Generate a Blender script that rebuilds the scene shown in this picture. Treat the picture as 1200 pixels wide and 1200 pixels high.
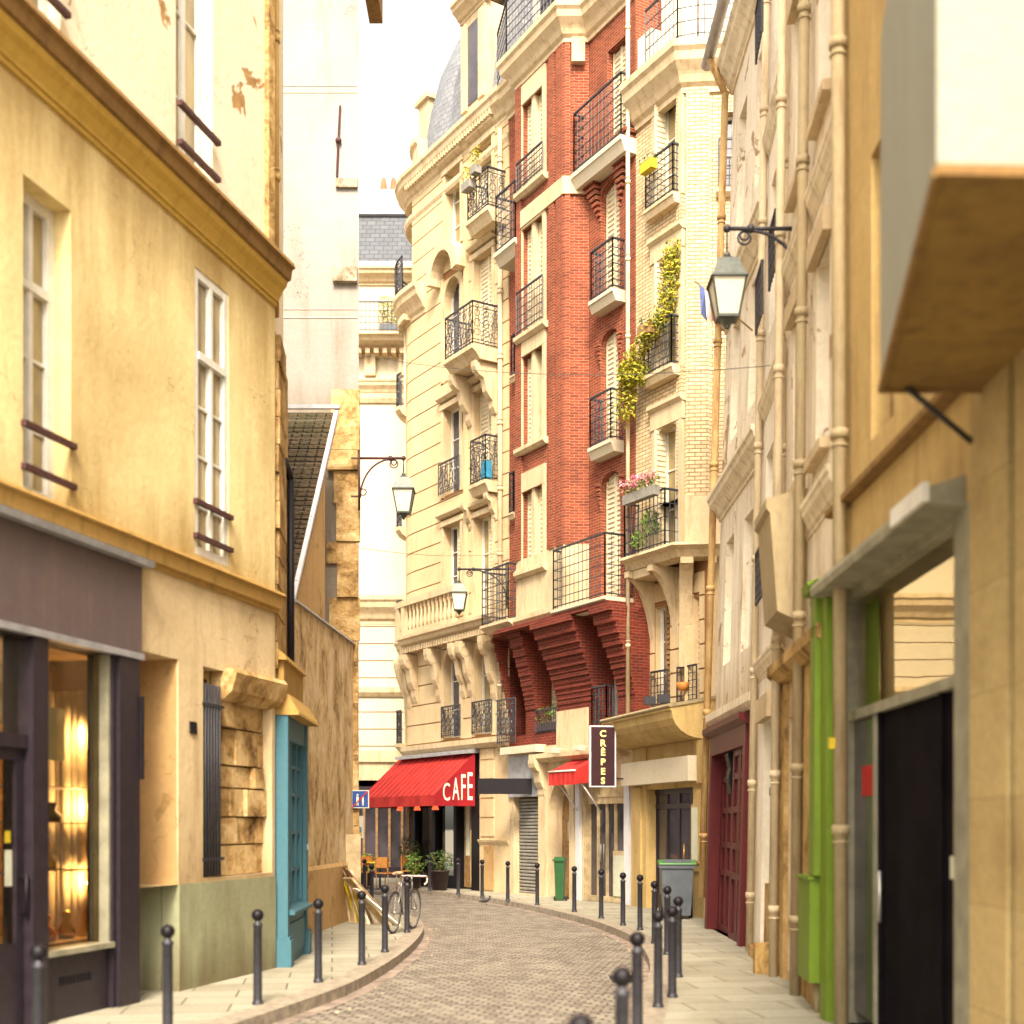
import bpy, math, random
from mathutils import Vector, Matrix
R = math.radians
V = Vector
random.seed(7)
S = bpy.context.scene
for o in list(bpy.data.objects): bpy.data.objects.remove(o)
COL = S.collection
# ------------------------------------------------------------------ camera
CX, HY, FP, EYE = 600.0, 968.0, 1500.0, 1.7
cam = bpy.data.cameras.new('camera'); camo = bpy.data.objects.new('camera', cam); COL.objects.link(camo)
camo.location = (0, 0, EYE); camo.rotation_euler = (R(90), 0, 0)
cam.sensor_width = 36; cam.lens = 45; cam.shift_y = (HY-600)/1200
cam.clip_start = .05; cam.clip_end = 2000
cam.dof.use_dof = True; cam.dof.focus_distance = 26; cam.dof.aperture_fstop = .95
S.camera = camo
# ------------------------------------------------------------------ light
W = bpy.data.worlds.new('World'); S.world = W; W.use_nodes = True
wn = W.node_tree.nodes; wl = W.node_tree.links
bg = wn['Background']; bg.inputs['Strength'].default_value = .15
sky = wn.new('ShaderNodeTexSky'); sky.sky_type = 'NISHITA'; sky.sun_disc = False
SUN_EL, SUN_AZ = 46, 181          # azimuth measured clockwise from +Y
sky.sun_elevation = R(SUN_EL); sky.sun_rotation = R(SUN_AZ); sky.dust_density = 5; sky.air_density = 1.0; sky.ozone_density = .6
hs = wn.new('ShaderNodeHueSaturation'); hs.inputs['Saturation'].default_value = .22; hs.inputs['Value'].default_value = 1.0
mx = wn.new('ShaderNodeMix'); mx.data_type = 'RGBA'; mx.blend_type = 'MULTIPLY'; mx.inputs[0].default_value = 1
mx.inputs[7].default_value = (1, .94, .84, 1)
wl.new(sky.outputs[0], hs.inputs['Color']); wl.new(hs.outputs[0], mx.inputs[6]); wl.new(mx.outputs[2], bg.inputs['Color'])
sun = bpy.data.lights.new('sun', 'SUN'); suno = bpy.data.objects.new('sun', sun); COL.objects.link(suno)
sun.energy = 2.1; sun.angle = R(16); sun.color = (1, .86, .66)
az = R(SUN_AZ); el = R(SUN_EL)
sd = Vector((math.sin(az)*math.cos(el), math.cos(az)*math.cos(el), math.sin(el)))
suno.rotation_euler = sd.to_track_quat('Z', 'Y').to_euler(); suno.location = (0, -5, 30)
S.view_settings.view_transform = 'Standard'; S.view_settings.look = 'None'
S.view_settings.exposure = 1.78; S.view_settings.gamma = 1

# ------------------------------------------------------------------ materials
def newmat(name):
    m = bpy.data.materials.new(name); m.use_nodes = True
    return m, m.node_tree.nodes, m.node_tree.links, m.node_tree.nodes['Principled BSDF']
def ramp(n, l, src, p0, p1, c0=(0,0,0,1), c1=(1,1,1,1)):
    r = n.new('ShaderNodeValToRGB'); r.color_ramp.elements[0].position = p0; r.color_ramp.elements[1].position = p1
    r.color_ramp.elements[0].color = c0; r.color_ramp.elements[1].color = c1
    l.new(src, r.inputs[0]); return r.outputs[0]
def mixc(n, l, fac, a, b, mode='MIX'):
    x = n.new('ShaderNodeMix'); x.data_type = 'RGBA'; x.blend_type = mode
    for i, v in ((0, fac), (6, a), (7, b)):
        if hasattr(v, 'links') or hasattr(v, 'is_linked'): l.new(v, x.inputs[i])
        elif i == 0: x.inputs[0].default_value = v
        else: x.inputs[i].default_value = (*v[:3], 1)
    return x.outputs[2]
def coord(n, l, kind='Object', scale=(1,1,1), rot=(0,0,0)):
    tc = n.new('ShaderNodeTexCoord'); mp = n.new('ShaderNodeMapping')
    mp.inputs['Scale'].default_value = scale; mp.inputs['Rotation'].default_value = rot
    l.new(tc.outputs[kind], mp.inputs[0]); return mp.outputs[0]
def noise(n, l, vec, scale, detail=5, rough=.55, dist=0):
    t = n.new('ShaderNodeTexNoise'); t.inputs['Scale'].default_value = scale; t.inputs['Detail'].default_value = detail
    t.inputs['Roughness'].default_value = rough; t.inputs['Distortion'].default_value = dist
    l.new(vec, t.inputs['Vector']); return t.outputs[0]
def bump(n, l, b, h, strength=.3, dist=.02):
    x = n.new('ShaderNodeBump'); x.inputs['Strength'].default_value = strength; x.inputs['Distance'].default_value = dist
    l.new(h, x.inputs['Height']); l.new(x.outputs[0], b.inputs['Normal']); return x
def simple(name, c, rough=.5, metal=0, var=.25, scale=6, spec=.4, bmp=.1, emit=None, es=0):
    m, n, l, b = newmat(name)
    v = coord(n, l); nz = noise(n, l, v, scale, 6)
    f = ramp(n, l, nz, .35, .7)
    l.new(mixc(n, l, f, tuple(x*(1-var) for x in c), tuple(min(1, x*(1+var*.5)) for x in c)), b.inputs['Base Color'])
    b.inputs['Roughness'].default_value = rough; b.inputs['Metallic'].default_value = metal
    b.inputs['Specular IOR Level'].default_value = spec
    if bmp: bump(n, l, b, nz, bmp, .01)
    if emit: b.inputs['Emission Color'].default_value = (*emit, 1); b.inputs['Emission Strength'].default_value = es
    return m
def plaster(name, c, dirt, patch=None, pthr=.62, scale=1.0, streak=.45, cloud=.22, bmp=.35, rough=.9, bands=()):
    """aged wall: base, cloudy stains, vertical run marks, peeled patches with cracks"""
    m, n, l, b = newmat(name)
    v = coord(n, l); v2 = coord(n, l, scale=(2.2, 2.2, .35))
    cl = ramp(n, l, noise(n, l, v, .55*scale, 7, .6, .4), .38, .72)
    st = ramp(n, l, noise(n, l, v2, 1.6*scale, 6, .65), .5, .78)
    fine = noise(n, l, v, 14, 6, .6)
    col = mixc(n, l, cl, c, tuple(x*(1-cloud)+d*cloud for x, d in zip(c, dirt)))
    k = n.new('ShaderNodeMath'); k.operation = 'MULTIPLY'; l.new(st, k.inputs[0]); k.inputs[1].default_value = streak
    col = mixc(n, l, k.outputs[0], col, dirt)
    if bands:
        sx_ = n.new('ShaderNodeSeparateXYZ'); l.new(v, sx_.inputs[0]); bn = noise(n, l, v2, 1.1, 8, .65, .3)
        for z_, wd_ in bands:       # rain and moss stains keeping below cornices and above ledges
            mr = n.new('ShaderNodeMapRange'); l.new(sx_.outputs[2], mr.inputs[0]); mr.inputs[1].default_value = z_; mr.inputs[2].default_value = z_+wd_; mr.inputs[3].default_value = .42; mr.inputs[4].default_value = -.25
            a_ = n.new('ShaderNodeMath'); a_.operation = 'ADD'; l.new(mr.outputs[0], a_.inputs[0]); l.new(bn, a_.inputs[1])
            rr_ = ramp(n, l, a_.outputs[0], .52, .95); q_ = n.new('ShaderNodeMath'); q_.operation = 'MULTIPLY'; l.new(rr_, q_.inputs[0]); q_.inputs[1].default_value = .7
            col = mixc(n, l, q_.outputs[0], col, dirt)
    ft = ramp(n, l, fine, .3, .75, (.86,.86,.86,1), (1.0,1.0,1.0,1))
    col = mixc(n, l, 1, col, ft, 'MULTIPLY')
    hgt = fine
    if patch:
        pz = noise(n, l, v, 1.15*scale, 10, .62, .6)
        pm = ramp(n, l, pz, pthr, pthr+.012)
        stone = ramp(n, l, noise(n, l, v, 9, 6), .3, .7, (*[x*.6 for x in patch], 1), (*patch, 1))
        col = mixc(n, l, pm, col, stone)
        sub = n.new('ShaderNodeMath'); sub.operation = 'SUBTRACT'; l.new(fine, sub.inputs[0]); l.new(pm, sub.inputs[1]); hgt = sub.outputs[0]
        # hairline cracks
        vo = n.new('ShaderNodeTexVoronoi'); vo.feature = 'DISTANCE_TO_EDGE'; vo.inputs['Scale'].default_value = .8
        wv = n.new('ShaderNodeVectorMath'); wv.operation = 'ADD'; l.new(v, wv.inputs[0])
        nn = n.new('ShaderNodeTexNoise'); nn.inputs['Scale'].default_value = 3; nn.inputs['Detail'].default_value = 6; l.new(v, nn.inputs['Vector'])
        l.new(nn.outputs[1], wv.inputs[1]); l.new(wv.outputs[0], vo.inputs['Vector'])
        cr = ramp(n, l, vo.outputs['Distance'], .0, .006, (1,1,1,1), (0,0,0,1))
        ck = n.new('ShaderNodeMath'); ck.operation = 'MULTIPLY'; l.new(cr, ck.inputs[0])
        l.new(ramp(n, l, noise(n, l, v, .7, 3), .5, .6), ck.inputs[1])
        col = mixc(n, l, ck.outputs[0], col, tuple(x*.45 for x in patch))
    l.new(col, b.inputs['Base Color']); b.inputs['Roughness'].default_value = rough; b.inputs['Specular IOR Level'].default_value = .2
    bump(n, l, b, hgt, bmp, .02)
    return m
def rock(name, dark, mid, light, scale=2.2, zs=1, bmp=1, dist=.06):
    m, n, l, b = newmat(name)
    v = coord(n, l, scale=(1,1,zs)); a = noise(n, l, v, scale, 10, .68, .5); f = noise(n, l, v, scale*7, 8, .7)
    mm = n.new('ShaderNodeMath'); mm.operation = 'MULTIPLY_ADD'; l.new(f, mm.inputs[0]); mm.inputs[1].default_value = .35; l.new(a, mm.inputs[2])
    r = n.new('ShaderNodeValToRGB'); l.new(mm.outputs[0], r.inputs[0]); e = r.color_ramp.elements
    e[0].position = .48; e[0].color = (*dark,1); e[1].position = .86; e[1].color = (*light,1)
    for p_, c_ in ((.58, tuple((x+y)/2 for x,y in zip(dark,mid))), (.66, mid)): k = e.new(p_); k.color = (*c_,1)
    l.new(r.outputs[0], b.inputs['Base Color']); b.inputs['Roughness'].default_value = .92; b.inputs['Specular IOR Level'].default_value = .15
    bump(n, l, b, mm.outputs[0], bmp, dist); return m
def brick(name, c1, c2, mortar, bw=.22, bh=.075, ms=.012, kind='UV', bmp=.6, rough=.85, stain=(.1,.06,.05), stamt=.35, rot=0, offs=.5, warp=0, dist=.012):
    m, n, l, b = newmat(name)
    v = coord(n, l, kind, rot=(0,0,rot)); vo = coord(n, l)
    if warp:
        nn = n.new('ShaderNodeTexNoise'); nn.inputs['Scale'].default_value = 1.2; nn.inputs['Detail'].default_value = 4; l.new(v, nn.inputs['Vector'])
        sc = n.new('ShaderNodeVectorMath'); sc.operation = 'SCALE'; l.new(nn.outputs[1], sc.inputs[0]); sc.inputs['Scale'].default_value = warp
        ad = n.new('ShaderNodeVectorMath'); ad.operation = 'ADD'; l.new(v, ad.inputs[0]); l.new(sc.outputs[0], ad.inputs[1]); v = ad.outputs[0]
    t = n.new('ShaderNodeTexBrick'); l.new(v, t.inputs['Vector']); t.offset = offs
    for k, x in (('Color1', c1), ('Color2', c2), ('Mortar', mortar)): t.inputs[k].default_value = (*x, 1)
    t.inputs['Scale'].default_value = 1; t.inputs['Brick Width'].default_value = bw; t.inputs['Row Height'].default_value = bh
    t.inputs['Mortar Size'].default_value = ms; t.inputs['Mortar Smooth'].default_value = .25; t.inputs['Bias'].default_value = 0
    nz = noise(n, l, vo, 1.3, 7); st = ramp(n, l, nz, .5, .8)
    k = n.new('ShaderNodeMath'); k.operation = 'MULTIPLY'; l.new(st, k.inputs[0]); k.inputs[1].default_value = stamt
    col = mixc(n, l, k.outputs[0], t.outputs['Color'], stain)
    fine = noise(n, l, vo, 22, 5)
    col = mixc(n, l, 1, col, ramp(n, l, fine, .3, .7, (.8,.8,.8,1), (1,1,1,1)), 'MULTIPLY')
    l.new(col, b.inputs['Base Color']); b.inputs['Roughness'].default_value = rough; b.inputs['Specular IOR Level'].default_value = .25
    h = n.new('ShaderNodeMath'); h.operation = 'MULTIPLY_ADD'; l.new(t.outputs['Fac'], h.inputs[0]); h.inputs[1].default_value = -1
    l.new(fine, h.inputs[2]); bump(n, l, b, h.outputs[0], bmp, dist)
    return m
def glassmat(name, c=(.035,.03,.035), rough=.06):
    m, n, l, b = newmat(name)
    v = coord(n, l); nz = noise(n, l, v, .9, 3)
    l.new(mixc(n, l, ramp(n, l, nz, .4, .6), c, tuple(x*2.2 for x in c)), b.inputs['Base Color'])
    b.inputs['Roughness'].default_value = rough; b.inputs['Specular IOR Level'].default_value = .8
    bump(n, l, b, noise(n, l, v, 1.5, 2), .12, .03); return m
def clearglass(name, refl=.16):
    m, n, l, b = newmat(name); n.remove(b)
    out = n['Material Output']; t = n.new('ShaderNodeBsdfTransparent'); g = n.new('ShaderNodeBsdfGlossy'); g.inputs['Roughness'].default_value = .02
    t.inputs[0].default_value = (.86,.88,.84,1); g.inputs[0].default_value = (.95,.85,.62,1)
    fr = n.new('ShaderNodeFresnel'); fr.inputs[0].default_value = 1.5
    ad = n.new('ShaderNodeMath'); ad.operation = 'ADD'; ad.use_clamp = True; ad.inputs[1].default_value = refl; l.new(fr.outputs[0], ad.inputs[0])
    bp = n.new('ShaderNodeBump'); bp.inputs['Strength'].default_value = .03; bp.inputs['Distance'].default_value = .04
    l.new(noise(n, l, coord(n, l), 1.2, 2), bp.inputs['Height']); l.new(bp.outputs[0], g.inputs['Normal'])
    mxs = n.new('ShaderNodeMixShader'); l.new(ad.outputs[0], mxs.inputs[0]); l.new(t.outputs[0], mxs.inputs[1]); l.new(g.outputs[0], mxs.inputs[2])
    l.new(mxs.outputs[0], out.inputs[0]); return m
def leafmat(name, c1, c2):
    m, n, l, b = newmat(name)
    oi = n.new('ShaderNodeNewGeometry')
    l.new(ramp(n, l, oi.outputs['Random Per Island'], .1, .9, (*c1,1), (*c2,1)), b.inputs['Base Color'])
    b.inputs['Roughness'].default_value = .6; b.inputs['Subsurface Weight'].default_value = 0
    return m
M = {}
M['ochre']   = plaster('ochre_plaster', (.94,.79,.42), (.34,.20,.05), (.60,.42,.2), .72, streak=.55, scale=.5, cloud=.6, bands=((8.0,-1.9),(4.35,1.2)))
M['ochre_up']= plaster('peeling_cream_plaster', (.86,.76,.58), (.66,.48,.28), (.48,.28,.11), .585, scale=1.1, streak=.25)
M['beige']   = plaster('beige_render', (.70,.55,.33), (.28,.17,.07), (.42,.28,.12), .70, streak=.65, scale=.8, cloud=.5, bands=((1.0,1.0),))
M['brownmold']=plaster('stained_cornice', (.26,.15,.05), (.09,.045,.03), None, streak=.8, scale=2.5)
M['yellowmold']=plaster('yellow_moulding', (.55,.36,.08), (.30,.18,.04), None, streak=.5, scale=2)
M['ledge']   = plaster('mossy_ledge', (.45,.27,.08), (.16,.12,.03), None, streak=.8, scale=2)
M['plinth']  = plaster('grey_green_plinth', (.33,.34,.21), (.12,.085,.04), None, streak=.45, scale=.9, cloud=.4, bands=((0,.9),))
M['niche']   = plaster('stained_niche_plaster', (.52,.33,.14), (.25,.12,.05), (.42,.26,.1), .60, scale=1.5)
M['gable']   = plaster('white_gable_render', (.335,.315,.29), (.20,.145,.09), (.24,.19,.13), .64, streak=.6, scale=.6, cloud=.45, bands=((9.0,1.6),))
M['gblock']  = rock('pale_gable_stone', (.16,.12,.07), (.36,.30,.22), (.50,.43,.33), 3)
M['rough']   = rock('rough_old_masonry', (.10,.055,.02), (.40,.25,.09), (.58,.40,.18), 1.7, .8)
M['block']   = rock('weathered_stone_block', (.10,.05,.02), (.42,.26,.10), (.68,.50,.26))
M['peel']    = rock('peeling_old_wall', (.12,.065,.03), (.50,.34,.16), (.68,.54,.35), 1.9, .62, 1, .04)
M['cream']   = plaster('cream_limestone', (.64,.49,.29), (.38,.23,.10), None, streak=.5, scale=1.2, bmp=.2, cloud=.3)
M['creamtrim']=plaster('limestone_trim', (.62,.49,.31), (.30,.18,.08), None, streak=.75, scale=2, bmp=.2, cloud=.3)
M['groove']  = plaster('limestone_joint', (.30,.15,.06), (.2,.10,.04), None)
M['palest']  = plaster('pale_limestone', (.60,.53,.40), (.5,.38,.22), None, streak=.25, scale=1.2, bmp=.2)
M['white']   = plaster('white_render', (.88,.80,.66), (.50,.34,.18), None, streak=.55, scale=1.1)
M['whitetrim']= plaster('white_trim', (.80,.70,.52), (.32,.20,.10), None, streak=.8, scale=2)
M['white2']  = plaster('aged_white_render', (.86,.76,.60), (.36,.23,.11), (.46,.31,.17), .60, scale=1.3, streak=.75, bands=((3.4,1.6),))
M['yellowwall']=plaster('yellow_old_render', (.54,.38,.155), (.24,.14,.05), None, streak=.7, cloud=.4)
M['red']     = brick('red_brick', (.30,.066,.032), (.18,.036,.020), (.36,.20,.11), .215, .065, .007, stamt=.6, stain=(.09,.022,.015))
M['creambrick']=brick('cream_brick', (.66,.52,.32), (.54,.40,.23), (.26,.16,.08), .24, .08, .010, stamt=.25, stain=(.34,.22,.11))
M['pillar']  = brick('pillar_stone', (.46,.34,.15), (.40,.29,.12), (.26,.17,.08), 3, .62, .003, stamt=.9, stain=(.24,.15,.06), bmp=.3)
M['tiles']   = brick('clay_tiles', (.15,.10,.055), (.085,.07,.04), (.016,.012,.010), .17, .105, .014, stamt=.5, stain=(.07,.09,.03), bmp=1, warp=.05, dist=.04)
M['slate']   = brick('slate', (.24,.25,.27), (.18,.19,.21), (.07,.07,.09), .22, .16, .008, stamt=.2, stain=(.28,.27,.25), bmp=.6, rough=.5)
M['slatefar']= brick('dark_slate', (.11,.12,.135), (.085,.09,.105), (.04,.04,.05), .3, .2, .012, stamt=.2, stain=(.14,.14,.13), bmp=.6, rough=.6)
M['zinc']    = simple('zinc', (.34,.34,.36), .45, .3)
M['zincw']   = simple('white_flashing', (.60,.58,.60), .5, 0, .1)
M['cobble']  = brick('cobbles', (.38,.335,.27), (.20,.17,.14), (.08,.062,.05), .17, .115, .015, 'Object', stamt=.6, stain=(.42,.37,.29), rot=R(12), warp=.12, bmp=1, rough=.65, dist=.045)
M['paving']  = brick('pavement_slabs', (.37,.345,.265), (.30,.275,.205), (.11,.085,.06), .95, .52, .010, 'Object', stamt=.75, stain=(.18,.15,.10), rot=R(-8), bmp=.5, rough=.8)
M['kerb']    = simple('kerb_granite', (.30,.25,.19), .8, 0, .4, 9, bmp=.4)
M['asphalt'] = simple('asphalt', (.14,.12,.10), .9)
M['gutter']  = simple('kerb_side_setts', (.26,.20,.16), .8, 0, .5, 5, bmp=.6)
M['purple']  = plaster('grey_purple_paint', (.115,.085,.085), (.18,.13,.10), None, streak=.5, rough=.6, scale=2, bmp=.15)
M['dark']    = simple('dark_paint', (.022,.015,.022), .42, 0, .3, 12)
M['black']   = simple('black_paint', (.008,.006,.009), .5, 0, .3, 12, .25)
M['iron']    = simple('wrought_iron', (.035,.034,.042), .5, .2, .3, 20)
M['rustiron']= simple('brown_iron', (.08,.03,.03), .6, .2, .4, 20)
M['greeniron']= simple('lamp_green_iron', (.075,.085,.075), .45, .2, .3, 20)
M['bluepaint']= plaster('blue_paint', (.05,.145,.19), (.09,.15,.16), None, streak=.4, rough=.55, scale=3, bmp=.1)
M['redpaint']= plaster('oxblood_paint', (.10,.014,.016), (.04,.015,.012), None, streak=.6, rough=.45, scale=3, bmp=.1)
M['greenpaint']= plaster('olive_lime_paint', (.145,.225,.018), (.08,.10,.015), None, streak=.6, rough=.55, scale=2, bmp=.1)
M['doorblack']= simple('matt_black_door', (.006,.004,.006), .85, 0, .5, 3, .06)
M['greybox'] = simple('grey_green_paint', (.25,.235,.165), .55, 0, .3, 5)
M['offwhite']= simple('white_window_paint', (.68,.66,.60), .5, 0, .12, 10)
M['shutter'] = simple('shutter_paint', (.66,.56,.38), .6, 0, .15, 10)
M['glass']   = glassmat('window_glass')
M['warmglass']= glassmat('curtained_glass', (.16,.12,.05), .12)
M['brightglass']= glassmat('bright_reflecting_glass', (.30,.20,.07), .18)
M['clear']   = clearglass('shop_glass', .02)
M['mirror']  = clearglass('transom_glass', .22)
M['lampglass']= simple('frosted_lamp_glass', (.62,.60,.50), .25, 0, .1, 4, .6)
M['pipew']   = plaster('cream_downpipe', (.62,.51,.34), (.30,.18,.08), None, streak=.8, scale=3, rough=.7)
M['piper']   = plaster('rusty_downpipe', (.56,.38,.16), (.22,.08,.03), None, streak=1, scale=3, rough=.7, cloud=.6)
M['pipeg']   = plaster('grey_downpipe', (.38,.30,.17), (.18,.11,.06), None, streak=.8, scale=3, rough=.6)
M['awning']  = simple('red_canvas', (.42,.028,.024), .85, 0, .25, 3, .2)
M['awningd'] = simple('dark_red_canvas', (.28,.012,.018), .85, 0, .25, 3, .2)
M['letters'] = simple('cream_letters', (.75,.70,.58), .6, 0, .05)
M['signdark']= simple('plum_sign_face', (.035,.010,.014), .35, 0, .2)
M['signyel'] = simple('yellow_letters', (.85,.66,.22), .5, 0, .05, emit=(1,.7,.2), es=.12)
M['signblue']= simple('blue_sign_face', (.02,.07,.28), .4, 0, .1)
M['signred'] = simple('red_sign_stroke', (.5,.02,.02), .4, 0, .1)
M['wood']    = simple('oak_wood', (.30,.17,.07), .6, 0, .4, 8)
M['paleboard']= simple('pale_board', (.55,.42,.24), .7, 0, .3, 6)
M['yellowboard']= simple('yellow_board', (.62,.45,.02), .6, 0, .2, 6)
M['steel']   = simple('brushed_steel', (.45,.43,.40), .35, .8, .1)
M['rubber']  = simple('rubber', (.02,.018,.02), .7)
M['silver']  = simple('silver_paint', (.28,.26,.25), .35, .5, .1)
M['pinktape']= simple('pale_bar_tape', (.65,.48,.42), .6, 0, .1)
M['tan']     = simple('tan_leather', (.42,.25,.14), .5, 0, .2)
M['bingrey'] = simple('grey_bin_plastic', (.10,.115,.135), .5, 0, .2, 4)
M['bingreen']= simple('green_bin_plastic', (.02,.085,.025), .45, 0, .2, 4)
M['lidgreen']= simple('bright_green_lid', (.05,.20,.03), .45, 0, .2, 4)
M['terra']   = simple('terracotta', (.38,.12,.05), .8)
M['planter'] = simple('dark_planter', (.05,.03,.03), .6)
M['greypot'] = simple('grey_pot', (.25,.23,.2), .7)
M['offbox']  = plaster('pale_green_box_paint', (.30,.305,.25), (.22,.20,.13), None, streak=.4, rough=.6, scale=1)
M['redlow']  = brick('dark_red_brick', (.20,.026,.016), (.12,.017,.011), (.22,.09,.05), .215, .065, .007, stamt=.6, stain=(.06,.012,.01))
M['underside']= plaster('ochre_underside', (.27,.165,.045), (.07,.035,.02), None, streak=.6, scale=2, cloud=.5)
M['leaf']    = leafmat('leaves_green', (.05,.11,.012), (.16,.26,.03))
M['leafy']   = leafmat('leaves_yellow', (.16,.20,.015), (.50,.40,.03))
M['leafd']   = leafmat('leaves_dark', (.02,.05,.012), (.07,.12,.02))
M['pink']    = leafmat('petals_pink', (.45,.05,.12), (.75,.35,.40))
M['redfl']   = leafmat('petals_red', (.5,.02,.01), (.6,.08,.02))
M['room']    = simple('shop_interior', (.45,.27,.10), .8, 0, .5, 1.2)
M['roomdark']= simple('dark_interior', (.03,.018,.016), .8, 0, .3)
M['paper']   = simple('paper', (.55,.55,.42), .7, 0, .1)
M['brass']   = simple('brass', (.5,.28,.06), .3, .7, .2)
M['bulb']    = simple('lit_bulb', (1,.8,.5), .4, 0, 0, emit=(1,.42,.10), es=9)
M['redlamp'] = simple('red_lit_shade', (.6,.05,.02), .6, 0, 0, emit=(1,.10,.03), es=.6)
M['orange']  = simple('orange_chair_plastic', (.55,.22,.04), .5)
M['bluecloth']= simple('blue_cloth', (.02,.22,.38), .8)
M['flagb']   = simple('flag_blue', (.12,.16,.38), .8); M['flagw'] = simple('flag_white', (.7,.68,.62), .8); M['flagr'] = simple('flag_red', (.5,.08,.05), .8)
M['pigeon']  = simple('pigeon_feathers', (.06,.055,.065), .7)
M['dormer']  = simple('pale_attic_paint', (.60,.55,.46), .7)
M['poster']  = simple('poster_blue', (.12,.32,.45), .5)

# ------------------------------------------------------------------ mesh builder
class Fr:
    """facade frame: u along the wall (left to right in the photo), v up, w out to the street"""
    def __init__(s, P0, P1, lean=0):
        s.O = Vector(P0); d = Vector(P1)-s.O; s.L = d.length; s.d = d.normalized(); s.n = Vector((s.d.y, -s.d.x)); s.lean = lean
    def m(s, u, v, w=0):
        w -= s.lean*v
        return Vector((s.O.x+s.d.x*u+s.n.x*w, s.O.y+s.d.y*u+s.n.y*w, v))
    def xy(s, u, w=0): return (s.O.x+s.d.x*u+s.n.x*w, s.O.y+s.d.y*u+s.n.y*w)
    def u(s, px, w=0):
        k = (px-CX)/FP; ox = s.O.x+s.n.x*w; oy = s.O.y+s.n.y*w
        return (k*oy-ox)/(s.d.x-k*s.d.y)
    def z(s, px, py, w=0):
        y = s.O.y+s.n.y*w+s.d.y*s.u(px, w)
        return EYE+(HY-py)*y/FP
    def rect(s, px0, px1, yt, yb):
        a, b = s.u(px0), s.u(px1); m = (px0+px1)/2
        return (a, b, s.z(m, yb), s.z(m, yt))
def G(px, y, h=EYE):     # ground point seen at pixel (px, y)
    d = h*FP/(y-HY); return ((px-CX)/FP*d, d)
XF = Fr((0,0),(1,0))
ORI = {}
class MB:
    def __init__(s): s.v=[]; s.f=[]; s.uv=[]; s.sm=[]; s.mi=[]; s.cur=0
    def face(s, pts, uvs=None, smooth=False):
        i = len(s.v); s.v += [Vector(p) for p in pts]; s.f.append(list(range(i, i+len(pts))))
        s.uv.append(uvs or [(p[0], p[1]) for p in pts]); s.sm.append(smooth); s.mi.append(s.cur)
    def lface(s, F, q, axis, smooth=False):    # q: local (u,v,w)
        if axis == 'w': uv = [(a, b) for a, b, c in q]
        elif axis == 'u': uv = [(c, b) for a, b, c in q]
        else: uv = [(a, c) for a, b, c in q]
        s.face([F.m(*p) for p in q], uv, smooth)
    def box(s, F, u0, u1, v0, v1, w0, w1, skip=''):
        if u0 > u1: u0, u1 = u1, u0
        if w0 > w1: w0, w1 = w1, w0
        if v0 > v1: v0, v1 = v1, v0
        s.lface(F, [(u0,v0,w1),(u1,v0,w1),(u1,v1,w1),(u0,v1,w1)], 'w')
        if 'b' not in skip: s.lface(F, [(u1,v0,w0),(u0,v0,w0),(u0,v1,w0),(u1,v1,w0)], 'w')
        s.lface(F, [(u0,v0,w0),(u0,v0,w1),(u0,v1,w1),(u0,v1,w0)], 'u')
        s.lface(F, [(u1,v0,w1),(u1,v0,w0),(u1,v1,w0),(u1,v1,w1)], 'u')
        s.lface(F, [(u0,v1,w1),(u1,v1,w1),(u1,v1,w0),(u0,v1,w0)], 'v')
        s.lface(F, [(u0,v0,w0),(u1,v0,w0),(u1,v0,w1),(u0,v0,w1)], 'v')
        return s
    def pane(s, F, u0, u1, v0, v1, w):
        s.lface(F, [(u0,v0,w),(u1,v0,w),(u1,v1,w),(u0,v1,w)], 'w'); return s
    def prism(s, F, prof, u0, u1):             # prof: list (w, v), extruded along u
        n = len(prof); L = 0
        for i in range(n):
            a, b = prof[i], prof[(i+1) % n]; dl = math.hypot(a[0]-b[0], a[1]-b[1])
            s.face([F.m(u0,a[1],a[0]), F.m(u1,a[1],a[0]), F.m(u1,b[1],b[0]), F.m(u0,b[1],b[0])],
                   [(u0,L),(u1,L),(u1,L+dl),(u0,L+dl)]); L += dl
        s.face([F.m(u0,p[1],p[0]) for p in prof], [(p[0],p[1]) for p in prof])
        s.face([F.m(u1,p[1],p[0]) for p in reversed(prof)], [(p[0],p[1]) for p in reversed(prof)])
        return s
    def plate(s, F, poly, w0, w1):             # poly: list (u, v), extruded along w
        n = len(poly)
        s.lface(F, [(a,b,w1) for a,b in poly], 'w'); s.lface(F, [(a,b,w0) for a,b in reversed(poly)], 'w')
        for i in range(n):
            a, b = poly[i], poly[(i+1) % n]
            s.lface(F, [(a[0],a[1],w0),(b[0],b[1],w0),(b[0],b[1],w1),(a[0],a[1],w1)], 'v')
        return s
    def arch(s, F, u0, u1, vs, vt, w0, w1, n=7):   # spandrels closing the top of an opening with an arch
        c = (u0+u1)/2; r = (u1-u0)/2
        for sg in (-1, 1):
            pts = [(c+sg*r*math.cos(t), vs+(vt-vs)*math.sin(t)) for t in [i*math.pi/2/n for i in range(n+1)]]
            for a, b in zip(pts, pts[1:]):
                q = [(a[0],a[1]), (b[0],b[1]), (b[0],vt+.02), (a[0],vt+.02)]
                if sg > 0: q = [q[1], q[0], q[3], q[2]]
                s.lface(F, [(x,y,w1) for x,y in q], 'w')
                s.lface(F, [(a[0],a[1],w0),(b[0],b[1],w0),(b[0],b[1],w1),(a[0],a[1],w1)], 'v')
        return s
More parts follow.
